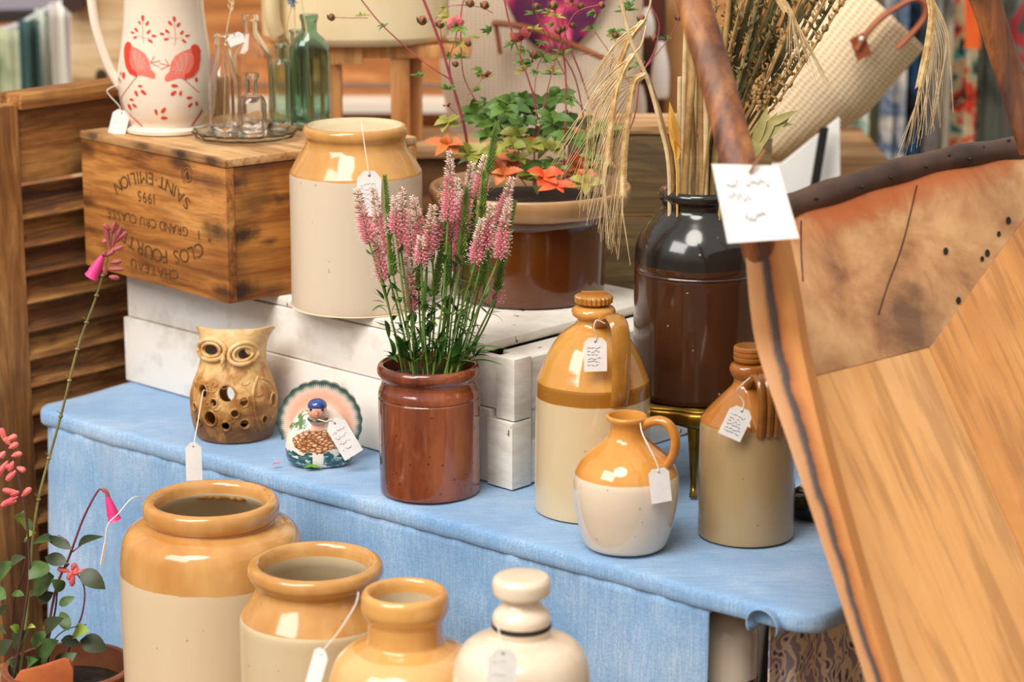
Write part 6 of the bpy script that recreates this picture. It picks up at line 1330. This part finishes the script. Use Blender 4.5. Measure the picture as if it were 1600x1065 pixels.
def stem(pts, r, m, d=0.0, taper=.6):
    c = cr([tuple(SQ(x, y, d)) for x, y in pts], 6); return MB().tube(c, [r * (1 - (1 - taper) * i / len(c)) for i in range(len(c))], 8).build('stem', m, sv)
tall = stem([(30, 1070), (42, 960), (48, 880), (60, 780), (95, 650), (121, 545), (148, 470), (160, 430), (172, 385), (176, 350)], .0020, sol, -.02)
nd = MB()
tc_ = cr([(30, 1070), (42, 960), (48, 880), (60, 780), (95, 650), (121, 545), (148, 470), (160, 430), (172, 385), (176, 350)], 6)
for px, py in [tc_[i_] for i_ in (18, 21, 24, 27, 30, 33, 37, 42)]: nd.ball(SQ(px, py, -.02), (.0032, .0032, .0024), 8, 6); nd.leaf(SQ(px, py, -.02), SQ(px - 8, py - 9, -.02), .003); nd.leaf(SQ(px, py, -.02), SQ(px + 7, py - 8, -.02), .003)
nd.build('stem_nodes', sol, tall)
s2 = stem([(18, 1080), (40, 950), (46, 880), (40, 800), (28, 740), (12, 690), (-6, 650)], .0019, sdk, -.03)
s3 = stem([(60, 1080), (85, 930), (108, 870), (130, 810), (152, 768), (160, 765)], .0019, smg, .0)
stem([(95, 1060), (112, 1000), (128, 960), (132, 920), (120, 895)], .0015, smg, .01); stem([(62, 1050), (85, 960), (92, 905), (108, 880)], .0015, sdk, .02); stem([(25, 1070), (20, 960), (35, 900), (40, 870)], .0012, sdk, .03)
stem([(113, 862), (105, 845), (90, 835)], .0009, smg); stem([(113, 862), (135, 845), (150, 838)], .0009, smg); stem([(70, 1070), (80, 1010), (100, 985), (135, 975)], .001, sdk)
def trumpet(p, q, r, m, par):
    v = SQ(*q) - SQ(*p); P_ = [SQ(*p) + v * k for k in (0, .2, .45, .7, .88, 1)]; MB().tube(P_, [r * .35, r * .6, r * .8, r, r * 1.05, r * 1.5], 10, ry=[r * .35, r * .6, r * .8, r, r, r * 1.2]).build('flower', m, par)
MB().tube(cr([tuple(SQ(*p)) for p in ((160, 765, 0), (166, 768, 0), (170, 780, 0))], 4), .0028, 8).build('calyx', calyx, s3); trumpet((168, 775, 0), (179, 812, 0), .0075, hot, s3)
trumpet((160, 400, -.02), (143, 432, -.02), .008, hot, tall)
rn = random.Random(8)
cz_ = MB()
for (a, b) in [((172, 392), (165, 352)), ((175, 385), (190, 355)), ((178, 380), (198, 362)), ((172, 375), (160, 378)), ((172, 392), (192, 385)), ((175, 365), (180, 346)), ((172, 410), (190, 408)), ((170, 420), (193, 420)), ((168, 400), (160, 395)), ((165, 430), (163, 415)), ((165, 400), (178, 392)), ((170, 432), (186, 434)), ((172, 360), (162, 350))]:
    P0_, P1_ = SQ(*a, -.02), SQ(*b, -.02); cz_.tube([P0_, P0_.lerp(P1_, .3), P0_.lerp(P1_, .75), P1_], [.0012, .0030, .0034, .0018], 8)
cz_.build('flower_cluster', calyx, tall)
cl2 = MB()
for (a, b) in [((8, 690), (2, 668)), ((14, 700), (28, 692)), ((10, 688), (26, 680)), ((18, 712), (34, 708)), ((8, 705), (0, 715)), ((22, 730), (8, 728)), ((25, 735), (10, 750)), ((26, 730), (40, 735)), ((30, 770), (4, 765)), ((28, 775), (2, 790)), ((34, 775), (48, 762)), ((30, 768), (16, 772)), ((22, 720), (14, 735)), ((12, 720), (-6, 745)), ((26, 782), (8, 785)), ((16, 695), (6, 682))]:
    P0_, P1_ = SQ(*a, -.03), SQ(*b, -.03); cl2.tube([P0_, P0_.lerp(P1_, .35), P0_.lerp(P1_, .8), P1_], [.0013, .0036, .0040, .0020], 8)
cl2.build('flower_cluster', cor, s2)
cl3 = MB()
for (a, b) in [((112, 890), (118, 880)), ((108, 892), (90, 888)), ((118, 893), (138, 892)), ((114, 895), (112, 915)), ((120, 884), (118, 898)), ((114, 890), (106, 905))]:
    P0_, P1_ = SQ(*a), SQ(*b); cl3.tube([P0_, P0_.lerp(P1_, .35), P0_.lerp(P1_, .8), P1_], [.0015, .0036, .0040, .0020], 8)
cl3.build('flower_cluster', cor, s3)
for x0, y0, x1, y1, w_, m in [(113, 858, 72, 838, 13, sgd), (122, 852, 162, 838, 12, sgd), (88, 842, 50, 850, 14, sgl), (125, 892, 165, 920, 24, sgd), (85, 900, 52, 925, 34, sgl), (75, 880, 45, 905, 26, sgl), (105, 880, 70, 870, 18, sgd), (92, 945, 118, 932, 12, sgl), (108, 985, 95, 955, 16, sgl), (115, 990, 140, 985, 22, sgy), (125, 1000, 168, 1015, 26, sgd), (60, 1035, 92, 1000, 34, sgl), (0, 905, 24, 878, 24, sgl), (48, 830, 28, 808, 16, sgy), (42, 845, 56, 832, 14, sgy), (35, 820, 36, 800, 14, sgy), (38, 930, 18, 928, 10, sgl), (45, 930, 60, 925, 10, sgl), (30, 985, 15, 978, 12, sgy), (42, 985, 56, 980, 10, sgy), (28, 1060, 0, 1050, 18, sgl), (42, 1040, 60, 1030, 14, sgl), (30, 1040, 14, 1030, 14, sgl), (0, 960, 12, 945, 12, sgd), (65, 1045, 40, 1025, 18, sgl), (-10, 985, 10, 990, 14, sgd), (70, 985, 100, 965, 20, sgd), (20, 1010, 45, 985, 22, sgd), (85, 1045, 120, 1020, 22, sgl), (50, 1010, 75, 985, 18, sgl), (0, 1020, 20, 1000, 20, sgd), (15, 880, 40, 870, 14, sgd), (60, 940, 84, 925, 16, sgd), (100, 920, 80, 905, 16, sgl), (95, 1000, 125, 1005, 16, sgd), (10, 935, -10, 920, 18, sgl)]:
    w_ *= .0009; MB().leaf(SQ(x0, y0, rn.uniform(-.03, .03)), SQ(x1, y1, rn.uniform(-.04, .02)), w_ * 1.15, up=(rn.uniform(-.3, .3), -.8, .6), curl=.1).build('leaf', m, sv)
